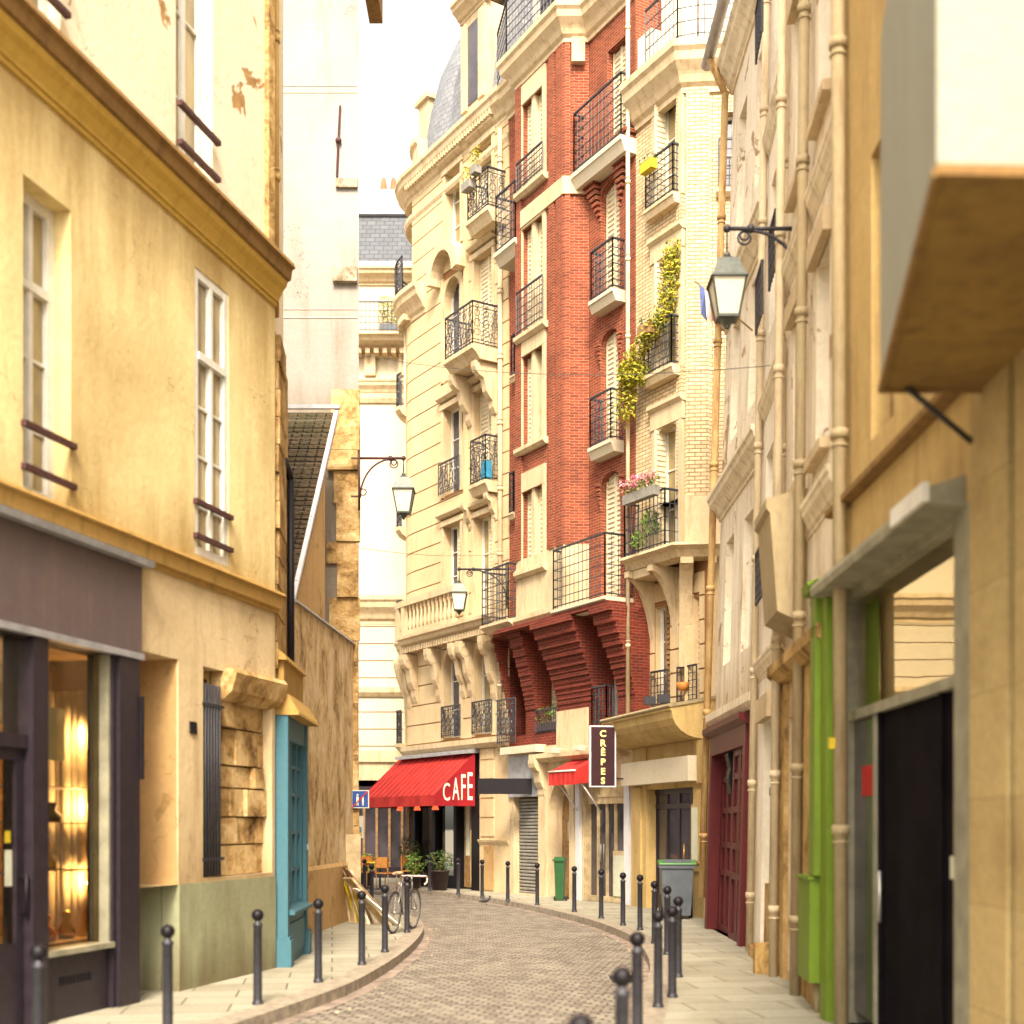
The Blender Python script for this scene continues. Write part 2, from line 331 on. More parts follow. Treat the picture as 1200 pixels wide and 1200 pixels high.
    def wall(s, F, u0, u1, v0, v1, holes=(), depth=.3, w=0, back=6, front=0):
        us = sorted({u0, u1} | {x for h in holes for x in (h[0], h[1]) if u0 < x < u1})
        vs = sorted({v0, v1} | {x for h in holes for x in (h[2], h[3]) if v0 < x < v1})
        for a, b in zip(us, us[1:]):
            for c, d in zip(vs, vs[1:]):
                mu, mv = (a+b)/2, (c+d)/2
                if any(h[0] < mu < h[1] and h[2] < mv < h[3] for h in holes): continue
                s.cur = front; s.lface(F, [(a,c,w),(b,c,w),(b,d,w),(a,d,w)], 'w'); s.cur = 0
        D = w-depth
        for h in holes:
            a, b, c, d = max(h[0],u0), min(h[1],u1), max(h[2],v0), min(h[3],v1)
            s.lface(F, [(a,c,D),(a,c,w),(a,d,w),(a,d,D)][::-1], 'u'); s.lface(F, [(b,c,w),(b,c,D),(b,d,D),(b,d,w)][::-1], 'u')
            s.lface(F, [(a,d,D),(b,d,D),(b,d,w),(a,d,w)][::-1], 'v'); s.lface(F, [(a,c,w),(b,c,w),(b,c,D),(a,c,D)][::-1], 'v')
        s.lface(F, [(u0,v0,D),(u0,v0,w),(u0,v1,w),(u0,v1,D)], 'u'); s.lface(F, [(u1,v0,w),(u1,v0,D),(u1,v1,D),(u1,v1,w)], 'u')
        s.lface(F, [(u0,v1,w),(u1,v1,w),(u1,v1,D),(u0,v1,D)], 'v')
        if back: s.box(F, u0, u1, v0, v1, D-back, D)
        return s
    def courses(s, F, u0, u1, v0, v1, holes=(), h=.5, gap=.03, t=.035, w=0):
        v = v0
        while v < v1-.05:
            a, b = v+gap, min(v+h, v1)
            cuts = sorted({a, b} | {x for q in holes for x in (q[2], q[3]) if a < x < b})
            for c, d in zip(cuts, cuts[1:]):
                m = (c+d)/2; x = u0
                for q in sorted([q for q in holes if q[2] < m < q[3]]):
                    if q[0]-x > .02: s.box(F, x, q[0], c, d, w-.001, w+t, 'b')
                    x = max(x, q[1])
                if u1-x > .02: s.box(F, x, u1, c, d, w-.001, w+t, 'b')
            v += h
        return s
    def sweep(s, pts, prof, caps=True):        # mitred moulding along a plan polyline (left to right), prof (w, v)
        P = [Vector(p) for p in pts]; N = []
        for i in range(len(P)):
            ns = []
            if i > 0: d = (P[i]-P[i-1]).normalized(); ns.append(Vector((d.y,-d.x)))
            if i < len(P)-1: d = (P[i+1]-P[i]).normalized(); ns.append(Vector((d.y,-d.x)))
            a = sum(ns, Vector((0,0)))/len(ns); N.append(a/max(a.length_squared, .3) if len(ns) > 1 else a)
        sec = [[Vector((p.x+n.x*w, p.y+n.y*w, v)) for w, v in prof] for p, n in zip(P, N)]
        n = len(prof); L = 0
        for i in range(len(P)-1):
            dl = (P[i+1]-P[i]).length; K = 0
            for j in range(n):
                k = (j+1) % n; h = math.hypot(prof[j][0]-prof[k][0], prof[j][1]-prof[k][1])
                s.face([sec[i][j], sec[i+1][j], sec[i+1][k], sec[i][k]], [(L,K),(L+dl,K),(L+dl,K+h),(L,K+h)]); K += h
            L += dl
        if caps: s.face(sec[0], [(w,v) for w,v in prof]); s.face(sec[-1][::-1], [(w,v) for w,v in prof[::-1]])
        return s
    def beam(s, p, q, r=.02, r2=None, n=4):
        p, q = Vector(p), Vector(q); d = (q-p)
        if d.length < 1e-6: return s
        d.normalize(); a = d.cross(Vector((0,0,1)))
        if a.length < .05: a = d.cross(Vector((0,1,0)))
        a.normalize(); b = d.cross(a); r2 = r if r2 is None else r2
        o = math.pi/4 if n == 4 else 0
        A = [a*math.cos(o+i*2*math.pi/n)+b*math.sin(o+i*2*math.pi/n) for i in range(n)]
        for i in range(n):
            j = (i+1) % n
            s.face([p+A[i]*r, p+A[j]*r, q+A[j]*r2, q+A[i]*r2], [(0,0),(r,0),(r,1),(0,1)], n > 5)
        s.face([p+x*r for x in A[::-1]]); s.face([q+x*r2 for x in A]); return s
    def tube(s, pts, r=.02, n=8):
        for a, b in zip(pts, pts[1:]): s.beam(a, b, r, n=n)
        for p in pts[1:-1]: s.ball(p, r*1.01, 6, 4) if n > 5 else None
        return s
    def lathe(s, c, prof, n=16, ang=2*math.pi, a0=0, smooth=True):
        c = Vector(c)
        for (r0, z0), (r1, z1) in zip(prof, prof[1:]):
            for i in range(n):
                t0, t1 = a0+ang*i/n, a0+ang*(i+1)/n
                q = [c+Vector((r0*math.cos(t0), r0*math.sin(t0), z0)), c+Vector((r0*math.cos(t1), r0*math.sin(t1), z0)),
                     c+Vector((r1*math.cos(t1), r1*math.sin(t1), z1)), c+Vector((r1*math.cos(t0), r1*math.sin(t0), z1))]
                if r0 < 1e-5: q = [q[0], q[2], q[3]]; uv = [(t0*2, z0),(t1*2,z1),(t0*2,z1)]
                elif r1 < 1e-5: q = q[:3]; uv = [(t0*2,z0),(t1*2,z0),(t1*2,z1)]
                else: uv = [(t0*2,z0),(t1*2,z0),(t1*2,z1),(t0*2,z1)]
                s.face(q, uv, smooth)
        return s
    def ball(s, c, r, n=10, m=7, sz=1):
        return s.lathe(c, [(r*math.sin(math.pi*i/m), -r*sz*math.cos(math.pi*i/m)) for i in range(m+1)], n)
    def ring(s, c, R_, r, ax1, ax2, n=10, k=4):
        c, a, b = Vector(c), Vector(ax1), Vector(ax2)
        P = [c+a*R_*math.cos(2*math.pi*i/n)+b*R_*math.sin(2*math.pi*i/n) for i in range(n+1)]
        for p, q in zip(P, P[1:]): s.beam(p, q, r, n=k)
        return s
    def leaves(s, c, spread, n, size=.06):
        c = Vector(c)
        for _ in range(n):
            while 1:
                p = Vector([random.uniform(-1,1) for _ in range(3)])
                if p.length < 1: break
            p = c+Vector((p.x*spread[0], p.y*spread[1], p.z*spread[2]))
            a = Vector([random.gauss(0,1) for _ in range(3)]).normalized(); b = a.orthogonal().normalized(); k = size*random.uniform(.6,1.4)
            s.face([p-a*k*.7, p+b*k*.35, p+a*k*.7, p-b*k*.35])
        return s
    def build(s, name, mats, parent=None, loc=(0,0,0)):
        if name == 'cornice' and parent is not None and not getattr(s, 'done', 0):
            par = list(range(len(s.f))); key = {}
            def find(a):
                while par[a] != a: par[a] = par[par[a]]; a = par[a]
                return a
            for i, f in enumerate(s.f):
                for v in f:
                    k = tuple(round(c, 3) for c in s.v[v])
                    if k in key: par[find(i)] = find(key[k])
                    else: key[k] = i
            groups = {}
            for i in range(len(s.f)): groups.setdefault(find(i), []).append(i)
            if len(groups) > 1:
                out = None
                for g in groups.values():
                    m = MB(); m.done = 1
                    for i in g:
                        st = len(m.v); m.v += [s.v[v] for v in s.f[i]]; m.f.append(list(range(st, st+len(s.f[i])))); m.uv.append(s.uv[i]); m.sm.append(s.sm[i]); m.mi.append(s.mi[i])
                    out = m.build(name, mats, parent)
                return out
        if parent is not None: org = ORI[parent]
        else: org = Vector(loc)
        me = bpy.data.meshes.new(name)
        me.from_pydata([p-org for p in s.v], [], s.f)
        ul = me.uv_layers.new(name='UVMap'); k = 0; flat = []
        for u in s.uv:
            for a in u: flat += [a[0], a[1]]
        ul.data.foreach_set('uv', flat); me.polygons.foreach_set('use_smooth', s.sm); me.polygons.foreach_set('material_index', s.mi)
        for mt in (mats if isinstance(mats, (list, tuple)) else [mats]): me.materials.append(M[mt])
        o = bpy.data.objects.new(name, me); COL.objects.link(o)
        if any(s.sm):
            # weld smooth shapes so that they shade smoothly
            import bmesh
            bm = bmesh.new(); bm.from_mesh(me); bmesh.ops.remove_doubles(bm, verts=bm.verts, dist=1e-5); bm.to_mesh(me); bm.free()
        if parent is not None: o.parent = parent
        else: o.location = org
        ORI[o] = org; return o
def thing(name, label, cat, loc, group=None):
    o = bpy.data.objects.new(name, None); o.empty_display_size = .3; COL.objects.link(o); o.location = loc
    tag(o, label, cat, group); ORI[o] = Vector(loc); return o
def tag(o, label, cat, group=None):
    o['label'] = label; o['category'] = cat
    if group: o['group'] = group
    return o
def struct(o): o['kind'] = 'structure'; return o
def dup(root, loc, rot=None, label=None):
    r = root.copy(); COL.objects.link(r); r.location = loc
    if rot is not None: r.rotation_euler = (0,0,rot)
    if label: r['label'] = label
    for ch in list(root.children):
        c = ch.copy(); COL.objects.link(c); c.parent = r
        for g in list(ch.children):
            d = g.copy(); COL.objects.link(d); d.parent = c
    return r
def text(s, name, mat, F, u, v, w, size, parent, sx=1, ext=.008, align='CENTER', bold=.0):
    cu = bpy.data.curves.new(name, 'FONT'); cu.body = s; cu.size = size; cu.align_x = align; cu.extrude = ext; cu.offset = bold; cu.resolution_u = 3
    t = bpy.data.objects.new('tmp', cu); COL.objects.link(t)
    dg = bpy.context.evaluated_depsgraph_get(); me = bpy.data.meshes.new_from_object(t.evaluated_get(dg)); bpy.data.objects.remove(t)
    org = ORI[parent]
    for vt in me.vertices:
        c = vt.co.copy(); vt.co = F.m(u+c.x*sx, v+c.y, w+c.z)-org
    me.materials.clear(); me.materials.append(M[mat]); me.name = name
    o = bpy.data.objects.new(name, me); COL.objects.link(o); o.parent = parent; ORI[o] = org; return o

# ------------------------------------------------------------------ facade fittings
def window(root, F, h, depth=.3, cols=2, rows=3, fm='offwhite', gm='glass', w=0, shutter=None, transom=.0, fold=None, ft=.055, sm='shutter'):
    u0, u1, v0, v1 = h; D = w-depth; b = MB()
    b.box(F, u0, u0+ft, v0, v1, D+.01, D+.09); b.box(F, u1-ft, u1, v0, v1, D+.01, D+.09)
    b.box(F, u0+ft, u1-ft, v1-ft, v1, D+.01, D+.088); b.box(F, u0+ft, u1-ft, v0, v0+ft, D+.01, D+.088)
    for i in range(1, cols):
        c = u0+(u1-u0)*i/cols; b.box(F, c-.028, c+.028, v0+ft, v1-ft, D+.012, D+.094)
    vt = v1-ft
    if transom:
        vt = v1-transom*(v1-v0); b.box(F, u0+ft, u1-ft, vt-.04, vt+.04, D+.014, D+.108)
    for j in range(1, rows):
        v = v0+(vt-v0)*j/rows; b.box(F, u0+ft, u1-ft, v-.013, v+.013, D+.02, D+.07)
    o = b.build('window', fm, root)
    p = MB(); p.box(F, u0+ft*.5, u1-ft*.5, v0+ft*.5, v1-ft*.5, D+.016, D+.04); p.build('pane', gm, o)
    if shutter:
        for sd_ in shutter:
            q = MB(); wd = (u1-u0)/2-.02
            if sd_ == 'L': a, c = u0+.02, u0+.02+wd
            elif sd_ == 'R': a, c = u1-.02-wd, u1-.02
            q.box(F, a, c, v0+.03, v1-.03, D+.115, D+.135)
            k = int((v1-v0)/.11)
            for i in range(k):
                v = v0+.07+i*.11
                q.prism(F, [(D+.13, v), (D+.16, v+.01), (D+.13, v+.085)], a+.04, c-.04)
            q.box(F, a, a+.04, v0+.02, v1-.02, D+.135, D+.165); q.box(F, c-.04, c, v0+.02, v1-.02, D+.135, D+.165)
            q.build('shutter', sm, o)
    if fold:                                   # shutters folded open into the reveal / against wall
        for sd_ in fold:
            q = MB()
            if sd_ == 'L': q.box(F, u0+.01, u0+.05, v0+.03, v1-.03, D+.1, w+.1)
            else: q.box(F, u1-.05, u1-.01, v0+.03, v1-.03, D+.1, w+.1)
            k = int((v1-v0)/.11)
            for i in range(k):
                v = v0+.08+i*.11
                a = u0+.05 if sd_ == 'L' else u1-.07
                q.box(F, a, a+.015, v, v+.06, D+.13, w+.07)
            q.build('shutter', sm, o)
    return o
def rail(b, pts, z0, z1, step=.13, hor=(), style='plain', r=.011):
    P = [Vector((p[0], p[1], 0)) for p in pts]
    for a, c in zip(P, P[1:]):
        L = (c-a).length; d = (c-a)/L; up = Vector((0,0,1))
        b.beam(a+up*z1, c+up*z1, .028); b.beam(a+up*(z0+.05), c+up*(z0+.05), .016)
        for h in hor: b.beam(a+up*(z0+(z1-z0)*h), c+up*(z0+(z1-z0)*h), r)
        n = max(2, round(L/step))
        for i in range(n+1):
            p = a+d*(L*i/n); big = i in (0, n)
            b.beam(p+up*z0, p+up*(z1), .02 if big else r)
        if style == 'scroll':
            k = max(1, round(L/.26)); s = L/k
            for i in range(k):
                c0 = a+d*(s*(i+.5))
                for f, rr in ((.3,.085),(.52,.10),(.75,.08),(.9,.045)):
                    b.ring(c0+up*(z0+(z1-z0)*f), rr, .010, d, up, 8, 3)
                b.beam(a+d*(s*i)+up*(z0+.1), c0+up*(z0+(z1-z0)*.85), .008, n=3); b.beam(a+d*(s*(i+1))+up*(z0+.1), c0+up*(z0+(z1-z0)*.85), .008, n=3)
    return b
def balcony(root, F, u0, u1, z, w=.6, h=1.05, slab='creamtrim', t=.2, style='grid', wb=0, label=None, rm='iron', inset=.05, mold=True, step=.15):
    b = MB()
    if mold:
        b.prism(F, [(wb, z-t*1.3), (wb+w*.72, z-t*1.3), (wb+w*.86, z-t*.7), (wb+w-.03, z-t*.45), (wb+w, z-t*.4), (wb+w, z), (wb, z)], u0, u1)
    else: b.prism(F, [(wb, z-t), (wb+w, z-t*.7), (wb+w, z), (wb, z)], u0, u1)
    o = b.build('balcony', slab, root)
    if label: o['label'] = label
    r = MB(); i = inset
    pts = [F.xy(u0+i, wb), F.xy(u0+i, wb+w-i), F.xy(u1-i, wb+w-i), F.xy(u1-i, wb)]
    hor = (.18,.34,.5,.66,.82) if style == 'grid' else ((.12,.88) if style == 'scroll' else (.5,))
    rail(r, pts, z+.02, z+h, step, hor, style if style == 'scroll' else 'plain')
    r.build('railing', rm, o); return o
def guard(root, F, u0, u1, z0, z1, w=.03, style='grid', rm='iron', step=.12):
    r = MB(); hor = (.2,.4,.6,.8) if style == 'grid' else ((.12,.88) if style == 'scroll' else ())
    rail(r, [F.xy(u0, w), F.xy(u1, w)], z0, z1, step, hor, style if style == 'scroll' else 'plain'); return r.build('window_guard', rm, root)
def bracket(b, F, uc, wd, vt, h, out, wb=0):
    pr = [(wb, vt), (wb+out, vt), (wb+out, vt-.1*h), (wb+out*.93, vt-.2*h), (wb+out*.78, vt-.27*h), (wb+out*.62, vt-.3*h), (wb+out*.55, vt-.42*h),
          (wb+out*.5, vt-.55*h), (wb+out*.36, vt-.66*h), (wb+out*.24, vt-.72*h), (wb+out*.22, vt-.84*h), (wb+out*.12, vt-.95*h), (wb, vt-h)]
    b.prism(F, pr, uc-wd/2, uc+wd/2)
    pr2 = [(w_*.9+wb*.1, v) for w_, v in pr]
    return b
def pipe(root, pts, r=.05, mat='pipew', name='downpipe', step=1.6):
    b = MB(); P = [Vector(p) for p in pts]; b.tube(P, r, 10)
    for a, c in zip(P, P[1:]):
        L = (c-a).length; k = int(L/step)
        for i in range(1, k+1):
            p = a+(c-a)*(i/(k+.5)); d = (c-a).normalized()
            b.beam(p-d*.04, p+d*.04, r*1.28, n=10); b.beam(p+d*.09, p+d*.11, r*1.2, n=10)
    return b.build(name, mat, root)
CORN = lambda z, h, o: [(-.1, z), (o, z), (o, z-.16*h), (o*.86, z-.24*h), (o*.80, z-.42*h), (o*.5, z-.6*h), (o*.42, z-.66*h), (o*.3, z-.8*h), (o*.12, z-.88*h), (o*.12, z-h), (-.1, z-h)]
BAND = lambda z, h, o: [(-.1, z), (o, z), (o, z-h*.55), (o*.5, z-h), (-.1, z-h)]

# ================================================================== GROUND
def poly_obj(name, pts, z, mat, kind=True):
    from mathutils.geometry import tessellate_polygon
    b = MB(); V = [Vector((p[0], p[1], z)) for p in pts]
    for t in tessellate_polygon([V]):
        q = [V[i] for i in t]
        if (q[1]-q[0]).cross(q[2]-q[0]).z < 0: q.reverse()
        b.face(q)
    return struct(b.build(name, mat))
ROAD = -.12
g = MB(); g.face([(-300,-300,-.16),(300,-300,-.16),(300,600,-.16),(-300,600,-.16)]); struct(g.build('ground', 'asphalt'))
poly_obj('road', [(-60,-30),(20,-30),(20,70),(-60,70)], ROAD, 'cobble')
GR = lambda px, y: G(px, y, 1.82)
def smooth_line(P, it=2):
    for _ in range(it):
        Q = [P[0]]
        for a, b in zip(P, P[1:]):
            Q += [(a[0]*.75+b[0]*.25, a[1]*.75+b[1]*.25), (a[0]*.25+b[0]*.75, a[1]*.25+b[1]*.75)]
        P = Q+[P[-1]]
    return P
right_curb = smooth_line([(-1.2,-14),(-.9,-6),(-.4,0),(-.1,3),(.08,5.4),(.42,7.4),(.78,9.6),(1.02,11.0)] +
    [GR(*p) for p in ((749,1188),(759,1164),(763,1140),(755,1122),(743,1107),(725,1098),(695,1086),(650,1074),(620,1067),(580,1059),(510,1049.5),(457,1042.5),(417,1041))] + [(-12,38.6),(-40,41)])
left_curb = smooth_line([(-4.6,-14),(-4.2,-2),(-3.7,4),(-3.2,7.4),(-2.62,10.1),(-2.19,11.8)] + [GR(*p) for p in ((405,1168.5),(440,1149),(468,1130),(488,1112),(497.5,1097),(495,1086))] +
    [(-1.95,24.5),(-2.5,25.3),(-3.4,25.8),(-5,26.2),(-9,27.2),(-40,34)])
def offset(P, w):
    out = []
    for i, p in enumerate(P):
        a = Vector(P[max(0,i-1)]); b = Vector(P[min(len(P)-1,i+1)]); d = (b-a).normalized()
        out.append((p[0]+d.y*w, p[1]-d.x*w))
    return out
def pavement(line, side, close, nm):
    inner = offset(line, .28*side)
    poly_obj('pavement', inner+close, 0, 'paving')
    k = MB(); L = 0
    for i in range(len(line)-1):
        a, b, c, d = line[i], line[i+1], inner[i+1], inner[i]
        q = [(a[0],a[1],.004),(b[0],b[1],.004),(c[0],c[1],.002),(d[0],d[1],.002)]
        if side > 0: q.reverse()
        k.face(q)
        q = [(a[0],a[1],ROAD-.03),(b[0],b[1],ROAD-.03),(b[0],b[1],.004),(a[0],a[1],.004)]
        k.face(q)
    struct(k.build('kerb', 'kerb'))
    g = MB(); go = offset(line, -.16*side)
    for i in range(len(line)-1):
        a, b, c, d = line[i], line[i+1], go[i+1], go[i]
        q = [(p[0],p[1],ROAD+.004) for p in (a,b,c,d)]
        if side < 0: q.reverse()
        g.face(q)
    struct(g.build('gutter', 'gutter'))
pavement(right_curb, 1, [(-40,60),(18,60),(18,-14)], 'right')
pavement(left_curb, -1, [(-40,-14)], 'left')
M['slot'] = M['black']

# ================================================================== BUILDING A: yellow corner building on the left
FA = Fr((-5.633,5.0), (-2.841,15.34))
A = thing('corner_building', 'yellow ochre rendered house with dark cornice filling the left edge', 'building', (-5.6,8,0))
zc, zl = 8.42, 4.50
uS = FA.u(155); uN0, uN1 = FA.u(157), FA.u(209); ub0 = FA.u(238); uE = FA.L
w = MB()
hn = (uN0, uN1, 0, FA.z(205,772)); hb = (ub0, uE-.08, FA.z(300,1024), FA.z(285,792))
w.wall(FA, uS, ub0-.2, 1.1, zl-.15, [hn], .58, back=0); w.build('wall', 'beige', A)
w = MB(); w.wall(FA, ub0-.2, uE, 1.1, zl-.15, [hb], .2, back=0); w.box(FA, ub0-.2, uE, 0, zl-.15, -.6, -.2); w.build('wall', 'beige', A)
w = MB(); w.box(FA, uN1, uE, 0, 1.1, -.19, .012); w.box(FA, uN0, uN1, 0, 1.1, -.7, -.575); w.box(FA, uN1, uN1+.3, 0, 1.09, -.575, -.2); w.build('plinth', 'plinth', A)
w = MB(); w.box(FA, uS, uN1+.01, 0, zl-.2, -.8, -.581); w.box(FA, uN1-.01, uN1+.28, 1.1, zl-.3, -.578, -.02); w.build('niche_wall', 'niche', A)
# rough stone exposed beside the barred window
w = MB()
w.box(FA, hb[0], hb[1], hb[2], hb[3], -.2, -.17)
random.seed(5)
v = hb[2]; ust = FA.u(259)
while v < hb[3]-.3:
    hh = random.uniform(.22,.42); u = ust
    while u < hb[1]-.05:
        ww = random.uniform(.25,.55); e = min(u+ww, hb[1])
        w.box(FA, u+.01, e-.012, v+.01, min(v+hh, hb[3]-.28)-.012, -.18, random.uniform(-.13,-.04)); u = e
    v += hh
w.build('stone_panel', 'block', A)
w = MB(); w.prism(FA, [(-.15, hb[3]-.32), (-.02,hb[3]-.32), (.1,hb[3]-.22), (.13,hb[3]-.12), (.16,hb[3]-.02), (.12,hb[3]+.03), (-.15,hb[3]+.03)], FA.u(262), uE+.02); w.build('stone_lintel', 'block', A)
w = MB(); w.box(FA, ub0+.02, ust-.03, hb[2]+.0, hb[3]-.1, -.168, -.155); w.build('window', 'black', A)
w = MB()
for i in range(6):
    u = ub0+.05+(ust-ub0-.02)*i/6; w.beam(FA.m(u, hb[2]+.02, .0), FA.m(u, hb[3]-.18, .0), .014, n=6)
for v in (hb[2]+.18, hb[3]-.42): w.box(FA, ub0-.02, ust+.06, v, v+.035, -.012, .012)
w.build('window_bars', 'iron', A)
# first floor
fl = MB(); h1 = FA.rect(27, 83, 247, 592); h1 = (FA.u(27), FA.u(83), FA.z(70,590), FA.z(83,247)); h2 = (FA.u(228), FA.u(268), FA.z(262,662), FA.z(262,340))
h0 = (h1[0]-3.3, h1[0]-2.2, h1[2], h1[3])
fl.wall(FA, 0, uE, zl-.15, zc-.1, [h1], .26, back=0) if 0 else None
fl.wall(FA, 0, (h1[1]+h2[0])/2, zl-.15, zc-.1, [h0, h1], .26, back=0); fl.wall(FA, (h1[1]+h2[0])/2, uE, zl-.15, zc-.1, [h2], .10, back=0)
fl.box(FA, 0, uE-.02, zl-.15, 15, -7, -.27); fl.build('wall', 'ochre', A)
window(A, FA, h1, .26, 2, 3, transom=.3, gm='warmglass', ft=.10); window(A, FA, h0, .26, 2, 3, transom=.3, gm='warmglass', ft=.10); window(A, FA, h2, .10, 2, 4, transom=.30, gm='warmglass', ft=.09)
for h in (h1, h2):
    w = MB(); 
    for v in (h[2]+.52, h[2]+.16): w.box(FA, h[0]-.03, h[1]+.03, v, v+.05, .0, .05)
    w.build('window_bar', 'rustiron', A)
# upper floor, slightly set back, peeling cream
up = MB(); h3 = (FA.u(212), FA.u(255), FA.z(240,222), 12.2); h4 = (FA.u(22), FA.u(78), 8.62, 10.9)
up.wall(FA, 0, uE-.05, zc, 15, [h3, h4], .24, -.06, back=0); up.build('wall', 'ochre_up', A)
window(A, FA, h3, .22, 2, 4, w=-.06, fm='offwhite', gm='warmglass', ft=.07); window(A, FA, h4, .22, 2, 3, w=-.06, gm='warmglass', ft=.07)
for h in (h3, h4):
    w = MB()
    for v in (h[2]+.62, h[2]+.22): w.box(FA, h[0]-.03, h[1]+.03, v, v+.05, -.03, .03)
    w.build('window_bar', 'rustiron', A)
w = MB(); w.prism(FA, [(-.2, zc+.06), (.24, zc-.0), (.26, zc-.06), (.22,zc-.08), (.20, zc-.20), (.13, zc-.22), (-.2, zc-.22)], 0, uE+.02); w.build('cornice', 'brownmold', A)
w = MB(); w.prism(FA, [(-.2, zc-.22), (.17, zc-.22), (.15, zc-.28), (.10, zc-.33), (.055, zc-.42), (.05,zc-.45),(.03,zc-.45),(.03,zc-.5),(-.2, zc-.5)], 0, uE); w.build('cornice_moulding', 'yellowmold', A)
w = MB(); w.prism(FA, [(-.1, zl+.02), (.12, zl-.02), (.13, zl-.05), (.09,zl-.06), (.08, zl-.2), (.04,zl-.21), (.04,zl-.25), (-.1, zl-.25)], 0, uE+.03); w.build('ledge', 'ledge', A)
# shop
zf0, zf1 = 3.36, 4.2
w = MB(); w.box(FA, 0, FA.u(160), zf0, zf1, -.3, .06)
w.build('shop_fascia', 'purple', A)
w = MB(); w.prism(FA, [(-.05, zf1), (.16, zf1), (.17, zf1+.06), (-.05, zf1+.12)], 0, FA.u(164)); w.prism(FA, [(.0, zf0-.06), (.09, zf0-.06), (.09, zf0), (.0, zf0)], 0, FA.u(160)); w.build('shop_flashing', 'zinc', A)
ud0, ud1 = FA.u(0)-.3, FA.u(33); uw0, uw1 = FA.u(51), FA.u(128)
zb, zt = .62, 3.3
w = MB()
w.box(FA, FA.u(133), uS+.02, 0, zf0, -.25, .07)            # right pilaster
w.box(FA, uw1+.02, FA.u(133), .0, zf0, -.25, .03)
w.box(FA, ud1, uw0, 0, zf0, -.25, .05)                      # post between door and display
w.box(FA, uw0, uw1+.02, 0, zb-.05, -.25, -.02)              # stall riser
w.box(FA, uw0, uw1+.02, zt, zf0, -.2, .0)
w.box(FA, ud0, ud1, 2.35, 2.47, -.2, .0); w.box(FA, ud0, ud1, zt-.02, zf0, -.2, .0)
w.box(FA, 0, ud0, 0, zf0, -.25, .05)
w.build('shop_front', 'dark', A)
w = MB(); w.box(FA, uw0, uw1+.02, zb-.05, zb, -.2, .05)
w.box(FA, uw1-.01, uw1+.02, zb, zt, -.16, .0); w.build('display_frame', 'greybox', A)
w = MB(); w.pane(FA, uw0, uw1, zb, zt, -.10); w.build('display_glass', 'clear', A)
w = MB()
for i in range(9): w.box(FA, FA.u(72)+i*.055, FA.u(72)+i*.055+.035, .30, .37, -.03, -.012)
w.build('air_vent', 'black', A)
w = MB()
w.box(FA, ud0, ud0+.09, 0, 2.35, -.12, -.04); w.box(FA, ud1-.1, ud1, 0, 2.35, -.12, -.04); w.box(FA, ud0+.09, ud1-.1, 2.25, 2.35, -.12, -.04); w.box(FA, ud0+.09, ud1-.1, 0, .72, -.12, -.04)
d = w.build('door', 'dark', A)
w = MB(); w.pane(FA, ud0+.09, ud1-.1, .72, 2.25, -.08); w.build('pane', 'clear', d)
w = MB(); w.beam(FA.m(ud1-.05,.95,.02), FA.m(ud1-.05,1.3,.02), .015, n=8); w.beam(FA.m(ud1-.05,.98,.02), FA.m(ud1-.05,.98,-.05), .01); w.beam(FA.m(ud1-.05,1.27,.02), FA.m(ud1-.05,1.27,-.05), .01); w.build('handle', 'black', d)
w = MB(); w.box(FA, ud1-.2, ud1-.11, 1.2, 1.5, -.079, -.076); w.build('sticker', 'paper', d); w = MB(); w.box(FA, ud1-.2, ud1-.13, 1.56, 1.66, -.079, -.076); w.build('sticker', 'yellowboard', d)
w = MB(); w.pane(FA, ud0, ud1, 2.47, zt-.02, -.10); w.build('transom_glass', 'mirror', A)
# interior
w = MB()
w.box(FA, 0, uS, 0, .02, -2.4, -.25); w.box(FA, 0, uS, 3.3, 3.35, -2.4, -.25); w.box(FA, 0, uS, 0, 3.35, -2.45, -2.4); w.box(FA, uS-.05, uS, .02, 3.3, -2.4, -.26); w.build('shop_interior', 'room', A)
w = MB(); w.box(FA, uw0, uS-.05, .02, zb+.02, -1.3, -.26); w.build('display_floor', 'wood', A)
# curtain folds along the inner side wall of the display and glass shelves near the pane
w = MB()
for i in range(12):
    w.beam(FA.m(uS-.12+.03*(i%2), zb+.02, -.30-i*.085), FA.m(uS-.12+.03*(i%2), 3.0, -.30-i*.085), .05, n=8)
w.build('curtain', 'shutter', A)
w = MB(); w.box(FA, uw0+.05, uS-.06, zb+.02, 2.7, -1.32, -1.3); w.build('back_panel', 'wood', A)
for v in (1.28, 1.72, 2.05):
    w = MB(); w.box(FA, uw0+.1, uS-.2, v, v+.012, -.75, -.28); w.build('shelf', 'steel', A)
random.seed(11)
orn = [('brass',0,'small brass vase on the floor of the shop window'),('terra',0,'terracotta jar on the floor of the shop window'),('steel',0,'silver pot on the floor of the shop window'),
       ('brass',1,'brass candlestick on the lowest glass shelf of the shop window'),('black',1,'black figurine on the lowest glass shelf of the shop window'),('steel',1,'silver ornament on the lowest glass shelf of the shop window'),
       ('terra',2,'terracotta ornament on the middle glass shelf of the shop window'),('black',2,'dark rounded ornament on the middle glass shelf of the shop window'),('brass',3,'brass ornament on the top glass shelf of the shop window')]
